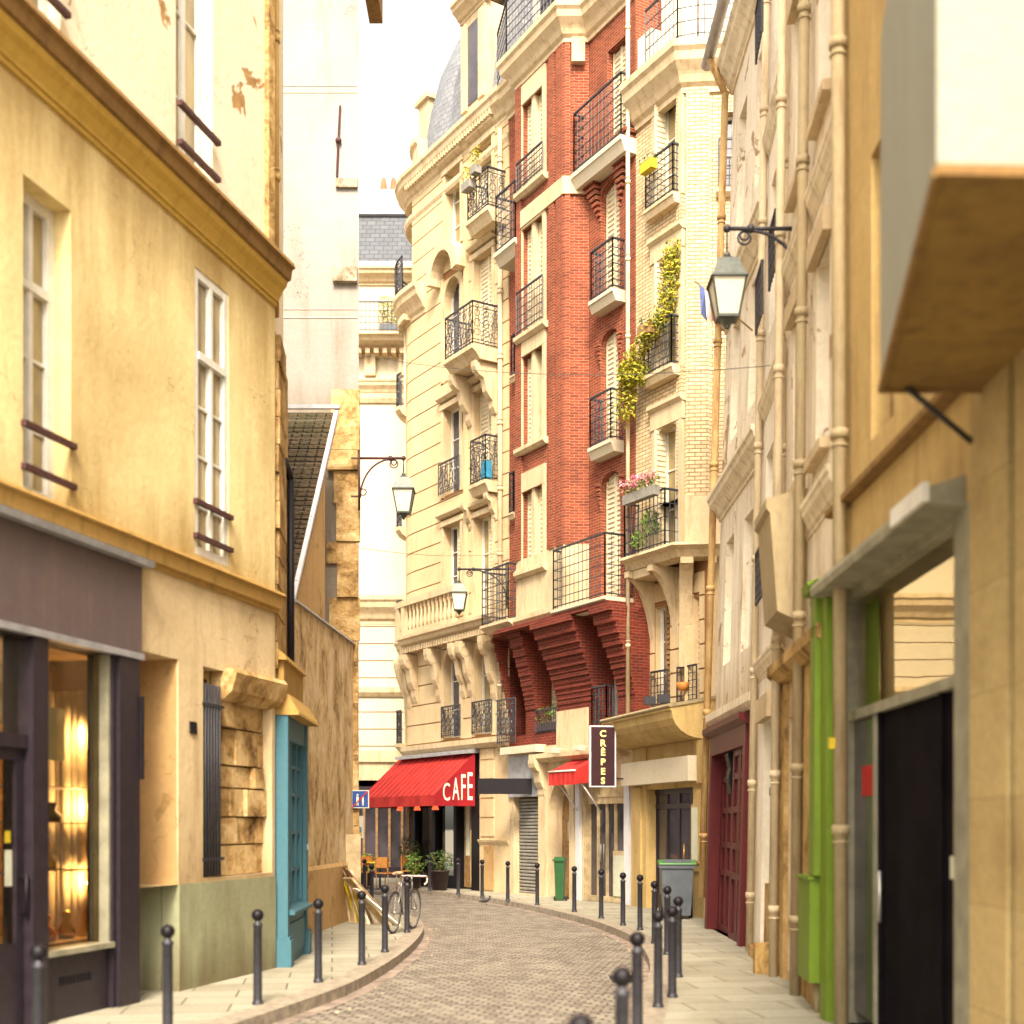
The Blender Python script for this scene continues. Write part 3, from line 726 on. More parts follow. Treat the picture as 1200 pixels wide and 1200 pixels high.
for k, (mt_, lv, lab_) in enumerate(orn):
    u = uS-.4-(k*.33) % (uS-uw0-.7); v = (zb+.03, 1.295, 1.735, 2.065)[lv]; wd = random.uniform(.06,.10); hh = random.uniform(.18,.32); b = MB()
    b.lathe(FA.m(u, v, -.45), [(0,0),(wd,0),(wd*1.1,hh*.3),(wd*.4,hh*.6),(wd*.6,hh*.9),(wd*.3,hh),(0,hh)], 12)
    tag(b.build('ornament', mt_, None, FA.m(u,v,-.45)), lab_, 'ornament', 'ornaments in the shop window')
w = MB(); w.box(FA, uw0+.12, uw0+.5, 2.28, 2.75, -.14, -.135); tag(w.build('notice', 'paper', None, FA.m(uw0+.3,2.28,-.14)), 'pale printed notice sheet taped inside the shop window', 'notice')
w = MB(); w.lathe(FA.m(FA.u(73), zb, -.35), [(0,0),(.09,0),(.09,.25),(.07,.28),(.07,.33),(.1,.36),(.1,.42),(0,.42)], 12); tag(w.build('column_stand', 'black', None, FA.m(FA.u(73),zb,-.35)), 'short black column standing in the shop window', 'stand')
for j, (px, py) in enumerate(((113,856),(111,945),(109,1036))):
    u = FA.u(px, -.3); z = FA.z(px, py, -.3); w = MB(); w.ball(FA.m(u, z, -.3), .03, 10, 6)
    w.beam(FA.m(u, z, -.3), FA.m(u+.03, z+.01, -.4), .01)
    tag(w.build('spotlight', 'bulb', None, FA.m(u,z,-.3)), ('topmost','middle','lowest')[j]+' of three lit spotlights in the shop window', 'spotlight', 'lit spotlights in the shop window')
for j, (px, py) in enumerate(((113,856),(111,945),(109,1036))):
    u = FA.u(px, -.3); z = FA.z(px, py, -.3); pl_ = bpy.data.lights.new('spot_glow', 'POINT'); pl_.energy = 5.5; pl_.color = (1,.55,.2); pl_.shadow_soft_size = .05
    po = bpy.data.objects.new('spot_glow', pl_); COL.objects.link(po); po.location = FA.m(u-.1, z, -.42)
# corner strip
w = MB(); w.box(FA, uE-.16, uE-.0, zc+.05, 15, -.06+.001, .0)
w.build('corner_board', 'block', A)
w = MB(); w.box(FA, FA.u(222), FA.u(229), FA.z(226,860), FA.z(226,846), .0, .02); w.build('number_plate', 'black', A)
w = MB(); w.box(FA, FA.u(165)-.02, FA.u(165)+.06, 1.66, 1.74, -.575, -.545); w.build('intercom', 'paper', A)
w = MB(); w.box(FA, uS+.02, uS+.05, 2.15, 2.95, .07, .10); w.build('shop_plate', 'black', A)

# ================================================================== narrow stone house with blue shop front
FB = Fr((-2.87,15.46), (-3.02,17.25))
B = thing('narrow_house', 'narrow rough stone house with a blue painted timber shopfront', 'building', (-2.9,16.5,0))
w = MB(); w.wall(FB, 0, FB.L, 0, 7.7, [], .3, back=3); w.wall(Fr((-3.15,15.46),(-2.87,15.46)), 0, .28, 0, 7.7, [], .1, back=0); w.build('wall', 'rough', B)
w = MB(); w.box(FB, 0, FB.L, 7.7, 14.5, -3, -.06); w.build('wall', 'ochre_up', B)
pipe(B, [FB.m(.12, 7.9, .0), FB.m(.12, 13.8, .0)], .045, 'ledge')
pipe(B, [FB.m(FB.L-.25, 3.3, .06), FB.m(FB.L-.25, 6.3, .06), FB.m(FB.L-.35, 6.55, -.02)], .05, 'black', step=4)
b = MB(); random.seed(3)
for i in range(12): 
    v = 3.6+i*.34; b.box(FB, random.uniform(0,.1), random.uniform(.6,1.1), v+.01, v+.33, -.01, random.uniform(.02,.07))
b.build('quoin', 'block', B)
FBl = Fr((-2.70,15.42), (-2.74,17.2), .0)
def blue(b, u0,u1,v0,v1,w0,w1): b.box(FBl,u0,u1,v0,v1,w0,w1)
L = FBl.L
b = MB()
b.box(FBl, 0, .16, 0, 3.25, -.28, 0); b.box(FBl, L-.16, L, 0, 3.05, -.28, 0)          # side pilasters
b.box(FBl, .16, L-.16, 0, .62, -.25, -.03); b.box(FBl, .16, L-.16, 2.75, 3.05, -.25, -.02)
b.box(FBl, -.04, .2, 0, .32, -.29, .045); b.box(FBl, L-.2, L+.03, 0, .32, -.29, .045)
b.box(FBl, -.02, .18, .32, .36, -.285, .025); b.box(FBl, .26, L-.26, .12, .5, -.03, -.01)
b.prism(FBl, [(-.28,.62),(.07,.62),(.07,.66),(-.1,.72),(-.28,.72)], .1, L-.1)
b.box(FBl, .16, .26, .72, 2.75, -.2, -.05); b.box(FBl, L-.26, L-.16, .72, 2.75, -.2, -.05)
for c in (.70, 1.15): b.box(FBl, c-.03, c+.03, .72, 2.75, -.2, -.06)
for v in (1.15,1.62,2.1,2.45): b.box(FBl, .26, L-.26, v-.025, v+.025, -.19, -.07)
so = b.build('shopfront', 'bluepaint', B); so['label'] = 'blue painted timber shopfront with glazed panels'
b = MB(); b.box(FBl, .2, L-.2, .7, 2.8, -.17, -.13); b.build('pane', 'glass', so)
b = MB(); b.prism(FBl, [(-.3,3.3),(.0,3.3),(.13,3.08),(.14,3.04),(-.3,3.04)], -.02, L+.05); b.build('shop_hood', 'ledge', B)
b = MB(); b.box(FBl, L-.12, L-.05, 1.38, 1.46, .0, .03); b.build('letter_box', 'steel', B)
b = MB(); b.box(FBl, .2, L+.1, 3.3, 3.75, -.3, -.08); b.prism(FBl, [(-.3,4.0),(-.05,3.78),(-.03,3.72),(-.3,3.72)], .1, L+.1); b.build('lintel', 'ledge', B)

# ================================================================== low lean-to house C with clay tiles
FC = Fr((-3.27,18.9), (-2.94,23.7))
Cb = thing('lean_to_house', 'low house with mossy clay tile lean-to roof and peeling plaster wall', 'building', (-3.2,21,0))
w = MB(); w.wall(FC, 0, FC.L, 0, 5.08, [], .3, back=3.5); w.build('wall', 'peel', Cb)
w = MB(); w.box(FC, 0, FC.L+.02, 0, 1.0, -.1, .05); w.prism(FC, [(0,1.0),(.05,1.0),(0,1.06)], 0, FC.L); w.build('plinth', 'niche', Cb)
u0, u1 = FC.u(351), FC.u(402); vz0, vz1 = 5.06, 9.05
w = MB(); w.plate(FC, [(u0,5.05),(FC.u(389),5.05),(FC.u(389),vz0+(vz1-vz0)*(FC.u(389)-u0)/(u1-u0)-.05),(u0,vz0-.05)], -.5, -.12); w.build('wall', 'niche', Cb)
w = MB(); w.prism(FC, [(-.14,5.18),(.02,5.10),(.05,5.05),(-.14,5.05)], u0-.3, FC.L+.02); w.build('coping', 'zinc', Cb)
# roof slope (rises away from the viewer); local frame across the slope
pe0 = FC.m(u0, vz0, -.10); pe1 = FC.m(u1, vz1, -.10)
Lx = 5.0; sl = (pe1-pe0).length
b = MB(); nc = 42
for i in range(nc):
    t0, t1 = i/nc, (i+1)/nc
    a = pe0.lerp(pe1, t0)+Vector((0,-.02,.045)); c = pe0.lerp(pe1, t1)+Vector((0,0,.005)); e = Vector((-Lx,0,0))
    jit = random.uniform(-.012,.012)
    a = a+Vector((0,0,jit))
    b.face([a+e, a, c, c+e], [(0,t0*sl),(Lx,t0*sl),(Lx,t1*sl),(0,t1*sl)])
    a2 = a-Vector((0,0,.04)); b.face([a2+e, a2, a, a+e], [(0,0),(Lx,0),(Lx,.02),(0,.02)])
e = Vector((-Lx,0,0)); dz = Vector((0,0,-.15))
b.face([pe0+e+dz, pe0+dz, pe1+dz, pe1+e+dz][::-1])
rf = b.build('roof', 'tiles', Cb)
b = MB(); up = Vector((0,0,.075))
for a, c in ((pe0+up, pe1+up),):
    k = Vector((.05,.0,0)); q = Vector((0,0,.10))
    b.face([a-k, a+k*.4, c+k*.4, c-k]); b.face([a+k*.4, a+k*.4-q, c+k*.4-q, c+k*.4]); b.face([a-k, a-k-q, a+k*.4-q, a+k*.4])
b.build('flashing', 'zincw', rf)
b = MB(); b.beam(pe1+up+Vector((.05,-.03,.02)), pe1+up+Vector((-4.6,-.03,.02)), .05, n=4); b.build('ridge_flashing', 'zinc', rf)

# ================================================================== tall white gable B
GY = 23.72
FG = Fr((-10, GY), (-2.84, GY))
Gb = thing('gable_house', 'tall house end with blank whitish gable wall above the tiled lean-to', 'building', (-5,24,0))
w = MB(); gp = [(-10,GY),(-2.84,GY),(-3.15,GY+1.6),(-10,GY+1.6)]
for i in range(4):
    p, q = gp[i], gp[(i+1)%4]; w.face([(p[0],p[1],0),(q[0],q[1],0),(q[0],q[1],19),(p[0],p[1],19)])
w.face([(p[0],p[1],19) for p in gp]); w.build('wall', 'gable', Gb)
b = MB(); random.seed(21); v = 0.2
while v < 9.2:
    hh = random.uniform(.35,.8); wd = random.uniform(.38,.6) if v > 4.9 else .35
    b.box(FG, FG.L-wd, FG.L+random.uniform(-.02,.03), v+.005, v+hh-.005, -.02, random.uniform(.05,.16) if v > 5.2 else .04); v += hh
b.build('quoin', 'block', Gb)
for a_, c_, d_, e_ in ((.47,332,315,.12),(.42,221,211,.07)):
    b = MB(); b.box(FG, FG.L-a_, FG.L-.02, FG.z(400,c_), FG.z(400,d_), 0, e_); b.build('stone_block', 'gblock', Gb)
b = MB(); zz = (FG.z(398,208), FG.z(398,125)); uu = FG.u(397)
b.beam(FG.m(uu-.03, zz[0], .03), FG.m(uu, (zz[0]+zz[1])/2, .05), .022); b.beam(FG.m(uu, (zz[0]+zz[1])/2, .05), FG.m(uu+.03, zz[1], .03), .022); b.ball(FG.m(uu,(zz[0]+zz[1])/2,.05), .06)
b.build('tie_anchor', 'rustiron', Gb)
b = MB()
for py in (100, 108, 362, 372):
    b = MB(); b.box(FG, 0, FG.L-.02, FG.z(380,py)-.012, FG.z(380,py)+.0, 0, .012); b.build('band_line', 'palest', Gb)
b = MB(); b.prism(FG, [(.1,17.7),(.14,17.7),(.14,17.85),(-1.8,18.2),(-1.8,17.7)], FG.L, FG.L+.26); b.build('eave', 'brownmold', Gb)

# ================================================================== distant pale corner building D
DY = 42.0
FD = Fr((-14, DY), (-2.6, DY))
D = thing('distant_building', 'distant pale limestone building with slate mansard closing the street', 'building', (-7,DY,0))
hw = (FD.u(482), FD.u(496), FD.z(490,893), FD.z(490,828)); hq = (FD.u(435), FD.u(462), 18.0, 20.0)
w = MB(); w.wall(FD, 0, FD.L, 3.0, 4.32, [], .35, back=8); w.wall(FD, 0, FD.L, 9.0, 19.9, [], .35, back=8); w.wall(FD, 0, FD.L, 4.32, 9.0, [hw], .35, back=8, front=1)
w.courses(FD, 0, FD.L, 4.3, 9.0, [hw], .56, .035); w.build('wall', ['palest','groove'], D)
window(D, FD, hw, .3, 2, 3, gm='glass'); guard(D, FD, hw[0], hw[1], hw[2], hw[2]+1.0)
w = MB()
w.box(FD, 0, FD.L, FD.z(450,893), FD.z(450,880), 0, .12); w.prism(FD, BAND(FD.z(450,806), .3, .2), 0, FD.L); w.prism(FD, CORN(FD.z(450,700), .9, .45), 0, FD.L)
w.prism(FD, CORN(FD.z(450,446), .5, .25), 0, FD.L); w.prism(FD, BAND(FD.z(450,462), .3, .12), 0, FD.L)
w.prism(FD, CORN(FD.z(450,400), .55, .9), 0, FD.L); w.prism(FD, CORN(FD.z(450,317), .5, .4), 0, FD.L)
w.build('cornice', 'creamtrim', D); w = MB()
zz = FD.z(450,414)
for i in range(40): w.box(FD, i*.28, i*.28+.15, zz-.16, zz, .0, .5)
for px in (428, 468, 508): w.box(FD, FD.u(px), FD.u(px)+.35, FD.z(450,442), FD.z(450,408), 0, .2)
w.build('dentils', 'creamtrim', D)
r = MB(); zb_ = FD.z(450,400); rail(r, [FD.xy(0,.85), FD.xy(FD.L,.85)], zb_, zb_+.95, .14, (.3,.5,.7)); r.build('railing', 'iron', D)
w = MB(); w.prism(FD, [(.1,20.0),(-1.0,22.2),(-1.3,22.6),(-7,22.8),(-7,20.0)], 0, FD.L); w.build('roof', 'slatefar', D)
w = MB(); w.prism(FD, [(-1.0,22.15),(-.85,22.2),(-.9,22.35),(-1.2,22.7),(-1.3,22.7)], 0, FD.L); w.box(FD, 0, FD.L, 20.0, 20.14, .05, .22); w.build('roof_flashing', 'zinc', D)
ch = MB(); ch.box(FD, FD.u(437), FD.u(471), 22.2, FD.z(450,195), -2.2, -1.5); co = ch.build('chimney', 'palest', D)
for px in (443, 455, 467):
    p = MB(); c = FD.m(FD.u(px), FD.z(450,195), -1.85); p.lathe(c, [(.10,0),(.16,.1),(.12,.15),(.08,.45),(.05,.55),(0,.55)], 10); p.build('chimney_pot', 'terra', co)
# ground floor shop
w = MB(); w.wall(FD, 0, FD.L, 0, 3.2, [(FD.u(415)-4, FD.u(497), .35, 2.75)], .5, back=0); w.build('shop_front', 'dark', D)
w = MB(); w.box(FD, FD.u(415)-4, FD.u(497), .35, 2.75, -.5, -.45)
w.build('shop_window', 'glass', D)
w = MB()
for px in (425, 440, 455, 470, 485): w.box(FD, FD.u(px)-.04, FD.u(px)+.04, .35, 2.75, -.45, -.38)
w.build('window_frame', 'wood', D)
w = MB(); w.box(FD, 0, FD.L, 3.2, FD.z(450,893), -.3, .03); w.build('shop_fascia', 'creamtrim', D)

# ================================================================== cream corner building E with round turret and cafe
EP0, EP1 = (-2.836,36.69), (-.066,32.3)
FE = Fr(EP0, EP1); LE = FE.L
E = thing('cafe_building', 'cream limestone corner building with rounded turret above the red cafe awning', 'building', (-1.5,36,0))
TC = (EP0[0]-FE.n.x*1.5, EP0[1]-FE.n.y*1.5)
TH = [R(92+ (212.25-92)*i/9) for i in range(10)]
TP = lambda r=1.5: [(TC[0]+r*math.cos(t), TC[1]+r*math.sin(t)) for t in TH]
EPL = TP()+[EP1]
a1 = (FE.u(521), FE.u(541)); a2 = (FE.u(557), FE.u(578))
eh = [(a1[0],a1[1],4.1,6.5), (a2[0],a2[1],4.1,6.5), (a1[0],a1[1],7.9,9.9), (a2[0],a2[1],7.1,9.8), (a1[0],a1[1],10.75,13.1), (a2[0],a2[1],10.55,13.1),
      (a1[0],a1[1],13.9,16.6), (a2[0],a2[1],13.9,16.6), (a2[0],a2[1],17.25,19.5), (a1[0]+.1,a1[1],17.4,19.5)]
w = MB(); w.wall(FE, 0, LE, 3.75, 20.0, eh, .32, back=8, front=1)
w.courses(FE, .0, LE, 4.0, 19.6, [(a-.14,b+.14,c-.1,d+.25) for a,b,c,d in eh], .55, .035, .035)
w.arch(FE, a1[0], a1[1], 6.0, 6.5, -.3, .036); w.arch(FE, a2[0], a2[1], 6.0, 6.5, -.3, .036); w.arch(FE, a1[0], a1[1], 15.9, 16.6, -.3, .036)
w.build('wall', ['cream','groove'], E)
# turret: plain drum with courses, window recesses on one face
w = MB(); w.cur = 1; w.sweep(TP(1.5), [(0,3.75),(0,16.7),(-.3,16.7),(-.3,3.75)]); w.cur = 0; v = 4.0
while v < 16.4:
    w.sweep(TP(1.5), [(-.01,v+.035),(.035,v+.035),(.035,min(v+.55,16.6)),(-.01,min(v+.55,16.6))]); v += .55
w.sweep(TP(1.22), [(0,16.7),(0,20.0),(-.3,20.0),(-.3,16.7)])
w.build('turret', ['cream','groove'], E)
FT = [Fr(a, b) for a, b in zip(TP(), TP()[1:])]
for k in (5,):
    T = FT[k+1]
    for z0, z1 in ((4.1,6.4),(7.3,9.9),(10.4,13.0),(13.9,16.2)):
        b = MB(); b.box(T, -.02, T.L+.02, z0-.1, z1+.15, -.02, .05); tr = b.build('window_surround', 'creamtrim', E)
        b = MB(); b.box(T, .03, T.L-.03, z0, z1, .045, .06); b.build('pane', 'glass', tr)
        b = MB(); b.box(T, T.L*.45, T.L-.03, z0, z1, .06, .09)
        for i in range(int((z1-z0)/.12)): b.box(T, T.L*.5, T.L-.06, z0+.05+i*.12, z0+.11+i*.12, .09, .105)
        b.build('shutter', 'shutter', tr)
        pts = [FT[k].xy(.1, .3), T.xy(0, .3), T.xy(T.L, .3), FT[k+2].xy(FT[k+2].L*.5, .2)]
        r = MB(); rail(r, pts, z0, z0+.95, .1, (.12,.88), 'scroll'); r.build('railing', 'iron', E)
        b = MB(); b.sweep(pts, [(-.3,z0),(.05,z0),(.05,z0-.1),(-.05,z0-.22),(-.2,z0-.3),(-.3,z0-.5)]); b.build('balcony', 'creamtrim', E)
# cornices, bands
w = MB()
w.sweep(EPL, CORN(20.3, .7, .36)); w.sweep(EPL, BAND(19.2, .2, .08)); w.sweep(EPL, BAND(3.98, .25, .22))
w.sweep(TP()+[FE.xy(FE.u(500)+.02)], CORN(16.95, .8, .42))
# arched cornice hood above axis one
uc = (a1[0]+a1[1])/2; hwid = .85
arc = [(uc+hwid*math.cos(t), 16.55+.95*math.sin(t)) for t in [math.pi-i*math.pi/12 for i in range(13)]]
arc2 = [(uc+(hwid-.26)*math.cos(t), 16.50+.72*math.sin(t)) for t in [i*math.pi/12 for i in range(13)]]
w2 = arc+arc2
w.prism(FE, CORN(7.05, .5, .55), .0, LE-.15)
w.sweep(TP(), CORN(7.05, .6, .38))
w.build('cornice', 'creamtrim', E); w = MB()
for i in range(12):
    p, q = arc[i], arc[i+1]; r0, r1 = arc2[12-i], arc2[11-i]
    w.plate(FE, [r0, p, q, r1][::-1], .0, .40)
w.build('arched_hood', 'creamtrim', E)
for za, zb3, ww in ((6.55,6.72,.26),(16.2,16.36,.28)):
    w = MB()
    for T in FT[3:]:
        for i in range(4): w.box(T, T.L*i/4, T.L*i/4+.05, za, zb3, 0, ww)
    w.build('dentils', 'creamtrim', E)
for za, zb3, ww in ((6.6,6.75,.42),(19.85,20.0,.28)):
    w = MB()
    for i in range(34): w.box(FE, i*.14, i*.14+.07, za, zb3, .03, ww)
    w.build('dentils', 'creamtrim', E)
# scroll brackets under the stone balcony
for u, wd, h_ in ((a1[0]-.2,.2,1.5),(a1[1]+.2,.2,1.5),(a2[0]-.12,.2,1.5),(a2[1]+.15,.24,1.7),(.22,.28,1.4)):
    b = MB(); bracket(b, FE, u, wd, 6.55, h_, .5)
    for t in (-1, 1):
        b.ring(FE.m(u+t*wd*.5, 6.3, .3), .13, .022, (FE.n.x,FE.n.y,0), (0,0,1), 10, 4); b.ring(FE.m(u+t*wd*.5, 5.75, .14), .08, .02, (FE.n.x,FE.n.y,0), (0,0,1), 8, 4)
    b.build('scroll_bracket', 'creamtrim', E)
for T in (FT[4], FT[6], FT[8]):
    b = MB(); bracket(b, T, .2, .2, 6.5, 1.5, .38); b.build('scroll_bracket', 'creamtrim', E)
b = MB(); c = FT[7].m(.16, 0, 0); b.lathe((c.x, c.y, 4.9), [(0,0),(.05,.1),(.08,.4),(.2,.7),(.34,1.1),(.42,1.45),(.42,1.6),(0,1.6)], 16); b.build('corbel', 'creamtrim', E)
# stone balustrade on the second floor
b = MB()
pl = [(p[0],p[1]) for p in TP(1.82)][3:]+[FE.xy(a1[1]+.12, .32)]
b.sweep(pl, [(-.12,7.05),(0,7.05),(0,7.25),(-.12,7.25)]); b.sweep(pl, [(-.15,7.95),(.04,7.95),(.04,8.12),(-.15,8.12)])
for a, c in zip(pl, pl[1:]):
    T = Fr(a, c); k = max(1, int(T.L/.22))
    b.box(T, -.1, .1, 7.05, 7.95, -.13, .02)
    for i in range(k): q = T.m(T.L*(i+.5)/k, 7.25, -.06); b.lathe(q, [(.04,0),(.075,.15),(.035,.4),(.045,.6),(.06,.7)], 8)
b.build('balustrade', 'creamtrim', E)
# windows of main face
for i, h in enumerate(eh):
    sh = {1:None,2:('R',),3:('R',),5:('L','R'),7:('L','R'),8:('L','R')}.get(i)
    window(E, FE, h, .3, 2, 3, shutter=sh, gm=('glass','warmglass')[i % 2])
    b = MB(); a,c,d,e = h; b.box(FE, a-.12, a, d-.05, e+.1, -.02, .06); b.box(FE, c, c+.12, d-.05, e+.1, -.02, .06)
    if i not in (0,1,6): b.box(FE, a-.16, c+.16, e, e+.14, -.02, .09); b.prism(FE, BAND(e+.36,.14,.2), a-.2, c+.2)
    b.build('window_surround', 'creamtrim', E)
guard(E, FE, a1[0]-.04, a1[1]+.04, 4.12, 4.95, .08, 'scroll'); guard(E, FE, a2[0]-.04, a2[1]+.04, 4.12, 4.95, .08, 'scroll')
guard(E, FE, a1[0]-.1, a1[1]+.1, 10.75, 11.6, .14, 'scroll')
balcony(E, FE, FE.u(519,.85), FE.u(553,.85), 13.85, .85, 1.1, style='scroll', t=.26)
balcony(E, FE, FE.u(553,.45)-.2, FE.u(568,.45), 10.5, .45, 1.15, style='scroll', t=.22)
balcony(E, FE, FE.u(545,.6), FE.u(571,.6), 17.25, .6, 1.0, style='scroll', t=.26)
for u in (a2[0]-.15, a2[1]+.15): 
    b = MB(); bracket(b, FE, u, .2, 13.5, 1.3, .7); b.build('scroll_bracket', 'creamtrim', E)
    b = MB(); bracket(b, FE, u, .16, 10.2, .7, .35); b.build('scroll_bracket', 'creamtrim', E)
r = MB(); rail(r, TP(1.85)[2:]+[FE.xy(-.05,.35)], 16.97, 17.95, .12, (.12,.88), 'scroll'); r.build('railing', 'iron', E)
pipe(E, [FE.m(FE.u(590), 3.6, .1), FE.m(FE.u(590), 19.4, .1)], .06)
# pilaster
b = MB(); b.box(FE, a1[1]+.28, a1[1]+.42, 7.1, 19.3, 0, .11); b.build('pilaster', 'cream', E)
# parapet, roof, dormer, dome
b = MB(); b.sweep(TP(1.35), [(-.3,20.5),(.0,20.5),(.0,21.3),(.08,21.35),(.08,21.5),(-.3,21.5)]); b.build('parapet', 'creamtrim', E)
b = MB(); b.prism(FE, [(-.1,20.2),(-.35,22.2),(-.9,24.2),(-1.7,25.6),(-6,26.4),(-6,20.2)], 1.8, LE); 
b.lathe((TC[0]+1.0, TC[1]+.3, 20.2), [(2.15,0),(2.05,1.1),(1.85,2.3),(1.55,3.4),(1.1,4.4),(.5,5.2),(0,5.5)], 28)
b.build('roof', 'slate', E)
b = MB(); b.box(FE, FE.u(515,-1)-1.1, FE.u(515,-1)-.5, 20.5, 23.2, -1.6, -.9); b.prism(FE, [(-.8,23.2),(-.8,23.35),(-1.7,23.35),(-1.7,23.2)], FE.u(515,-1)-1.2, FE.u(515,-1)-.4); b.build('chimney', 'creamtrim', E)
ud = (FE.u(546), FE.u(567)); 
b = MB(); b.box(FE, ud[0]-.1, ud[1]+.1, 20.55, 23.2, -1.6, .02); b.box(FE, ud[0]-.1, ud[0]+.14, 20.7, 23.0, .0, .10); b.box(FE, ud[1]-.14, ud[1]+.1, 20.7, 23.0, .0, .10)
b.prism(FE, CORN(23.6,.45,.35), ud[0]-.25, ud[1]+.2); b.plate(FE, [(ud[0]-.25,23.6),(ud[1]+.2,23.6),((ud[0]+ud[1])/2,24.1)], -.8, .25)
do = b.build('dormer', 'creamtrim', E); b = MB(); b.box(FE, ud[0]+.16, ud[1]-.16, 20.8, 22.9, .021, .04); b.build('pane', 'glass', do)
# ---- ground floor
w = MB()
w.box(FE, 0, LE, 0, 3.75, -9, -1.6)
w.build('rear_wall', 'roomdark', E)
w = MB(); uq = FE.u(562)
w.box(FE, uq, LE, .0, 3.75, -1.6, .0); w.courses(FE, uq+.1, uq+.75, 1.4, 3.7, [], .5, .04, .03)
w.prism(FE, CORN(1.35,.15,.07), uq, LE); w.build('wall', 'cream', E)
w = MB(); w.box(FE, uq+.25, uq+.72, .05, 1.2, 0, .03); w.build('panel', 'niche', E)
w = MB(); w.box(FE, -.2, uq, 3.05, 3.75, -1.6, -.02); w.sweep(TP(1.5), [(-.02,2.95),(0,2.95),(0,3.76),(-1.2,3.76),(-1.2,2.95)])
w.box(FE, uq-.36, uq, 0, 3.05, -.3, .04); w.box(FE, uq-1.35, uq-1.2, 0, 3.05, -.3, .02); w.box(FE, 1.2, 1.35, 0, 3.05, -.3, .02); w.box(FE, 0, .15, 0, 3.05, -.3, .02)
w.box(FE, -.1, uq-1.35, 2.5, 2.58, -.2, 0); w.box(FE, .1, uq-1.35, 0, .35, -.2, 0)
so = w.build('shop_front', 'black', E)
w = MB(); w.pane(FE, .1, uq-1.3, .35, 3.05, -.10); w.build('shop_glass', 'clear', E)
for T in FT[3:]:
    w = MB(); w.box(T, .04, T.L-.04, .4, 2.95, -.06, -.04); w.build('shop_glass', 'glass', E)
    w = MB(); w.box(T, -.04, .04, 0, 2.95, -.12, .02); w.box(T, 0, T.L, 0, .4, -.1, .0); w.build('shop_frame', 'wood', E)
w = MB(); w.box(FE, uq-1.15, uq-.75, .05, 2.7, -.28, -.2); w.box(FE, uq-.7,uq-.38, 1.7, 2.3, -.3, -.22); w.build('door', 'wood', E)
w = MB(); w.box(FE, uq-1.05, uq-.85, .9, 2.4, -.2, -.19); w.build('menu_board', 'paper', E)
w = MB(); w.box(FE, uq-.62, uq-.4, .1, 1.6, -.1, -.08); w.build('poster', 'brightglass', E)

# ================================================================== red brick building F
FM = Fr((-.066,32.3), (2.66,27.5)); FY = Fr((.124,31.0), (1.2,29.1)); FR = Fr((1.2,29.1), (1.746,29.1))
F = thing('red_brick_building', 'red brick apartment building with projecting bay and corbelled base', 'building', (1.2,30,0))
LM = FM.L; u3 = FM.u(690)
def rng(px0, px1, z0, z1): return (FM.u(px0), FM.u(px1), z0, z1)
fh = [rng(704,727,6.75,9.55), rng(704,725,10.2,12.7), rng(704,726,13.5,16.0), rng(712,733,16.6,18.9)]
w = MB(); w.wall(FM, 0, LM, 6.4, 19.7, fh, .32, back=7)
for h in fh[:3]: w.arch(FM, h[0], h[1], h[3]-.28, h[3], -.3, .002)
w.wall(FY, 0, FY.L, 6.45, 19.7, [], .02, back=.55) if 0 else None
gb = (FY.u(613), FY.u(637)); fb = [(gb[0],gb[1],a,b) for a,b in ((7.8,9.7),(10.75,12.95),(13.45,16.0),(16.9,19.0))]
w.wall(FY, 0, FY.L, 8.1, 19.7, fb, .3, back=0); w.wall(FR, 0, FR.L, 8.1, 19.7, [], .05, back=0)
for u0_, u1_ in ((0.0,.28),(FY.L-.62,FY.L-.40),(FY.L-.30,FY.L)): w.box(FY, u0_, u1_, 8.1, 19.5, 0, .06)
w.box(FR, 0, .12, 8.1, 19.5, 0, .05); w.box(FR, .2, .24, 8.1, 19.5, 0, .02)
# brick hood corbels beside the arches
for h, hh in ((fh[2], 1), (fh[1], .0), (fh[0], 0)):
    n_ = 12 if hh else 6
    for sd_ in (-1, 1):
        ue = h[0] if sd_ < 0 else h[1]
        for i in range(n_):
            z = h[3]-.75+i*(.12 if hh else .1); wd = (.06+.055*i) if hh else .05+.02*i; ww = .03+.025*i if hh else .02+.01*i
            w.box(FM, min(ue, ue+sd_*wd), max(ue, ue+sd_*wd), z, z+.075, 0, ww)
w.build('wall', 'red', F)
w = MB()   # limestone band, window surrounds, white string
w.box(FY, 0, FY.L, 6.5, 8.1, -.5, .03); w.box(FR, -.03, FR.L, 6.5, 8.1, -.5, .03); w.prism(FY, BAND(6.72,.2,.16), -.05, FY.L+.05); w.box(FR, -.1, FR.L, 6.5, 6.7, -.1, .12)
w.prism(FY, BAND(7.85,.12,.12), gb[0]-.2, gb[1]+.15)
for h in fb:
    w.box(FY, h[0]-.13, h[0], h[2]-.02, h[3]+.0, -.02, .045); w.box(FY, h[1], h[1]+.13, h[2]-.02, h[3], -.02, .045); w.box(FY, h[0]-.13, h[1]+.13, h[3], h[3]+.45, -.02, .05)
    w.prism(FY, BAND(h[2], .16, .16), h[0]-.2, h[1]+.22)
    c = (h[0]+h[1])/2; w.box(FY, c-.07, c+.07, h[2], h[3], -.28, .0)
w.box(FY, .28, FY.L, 16.05, 16.45, 0, .075); w.box(FR, -.06, FR.L, 16.05, 16.45, 0, .07)
w.build('stone_trim', 'creamtrim', F)
PL = [(-.066,32.3),(.537,31.23),(.124,31.0),(1.2,29.1),(1.746,29.1),(2.66,27.5)]
w = MB(); w.sweep(PL, CORN(20.25,.75,.38)); w.box(FR, .15, .45, 19.0, 19.55, 0, .16); w.build('cornice', 'creamtrim', F)
for i in range(0): pass
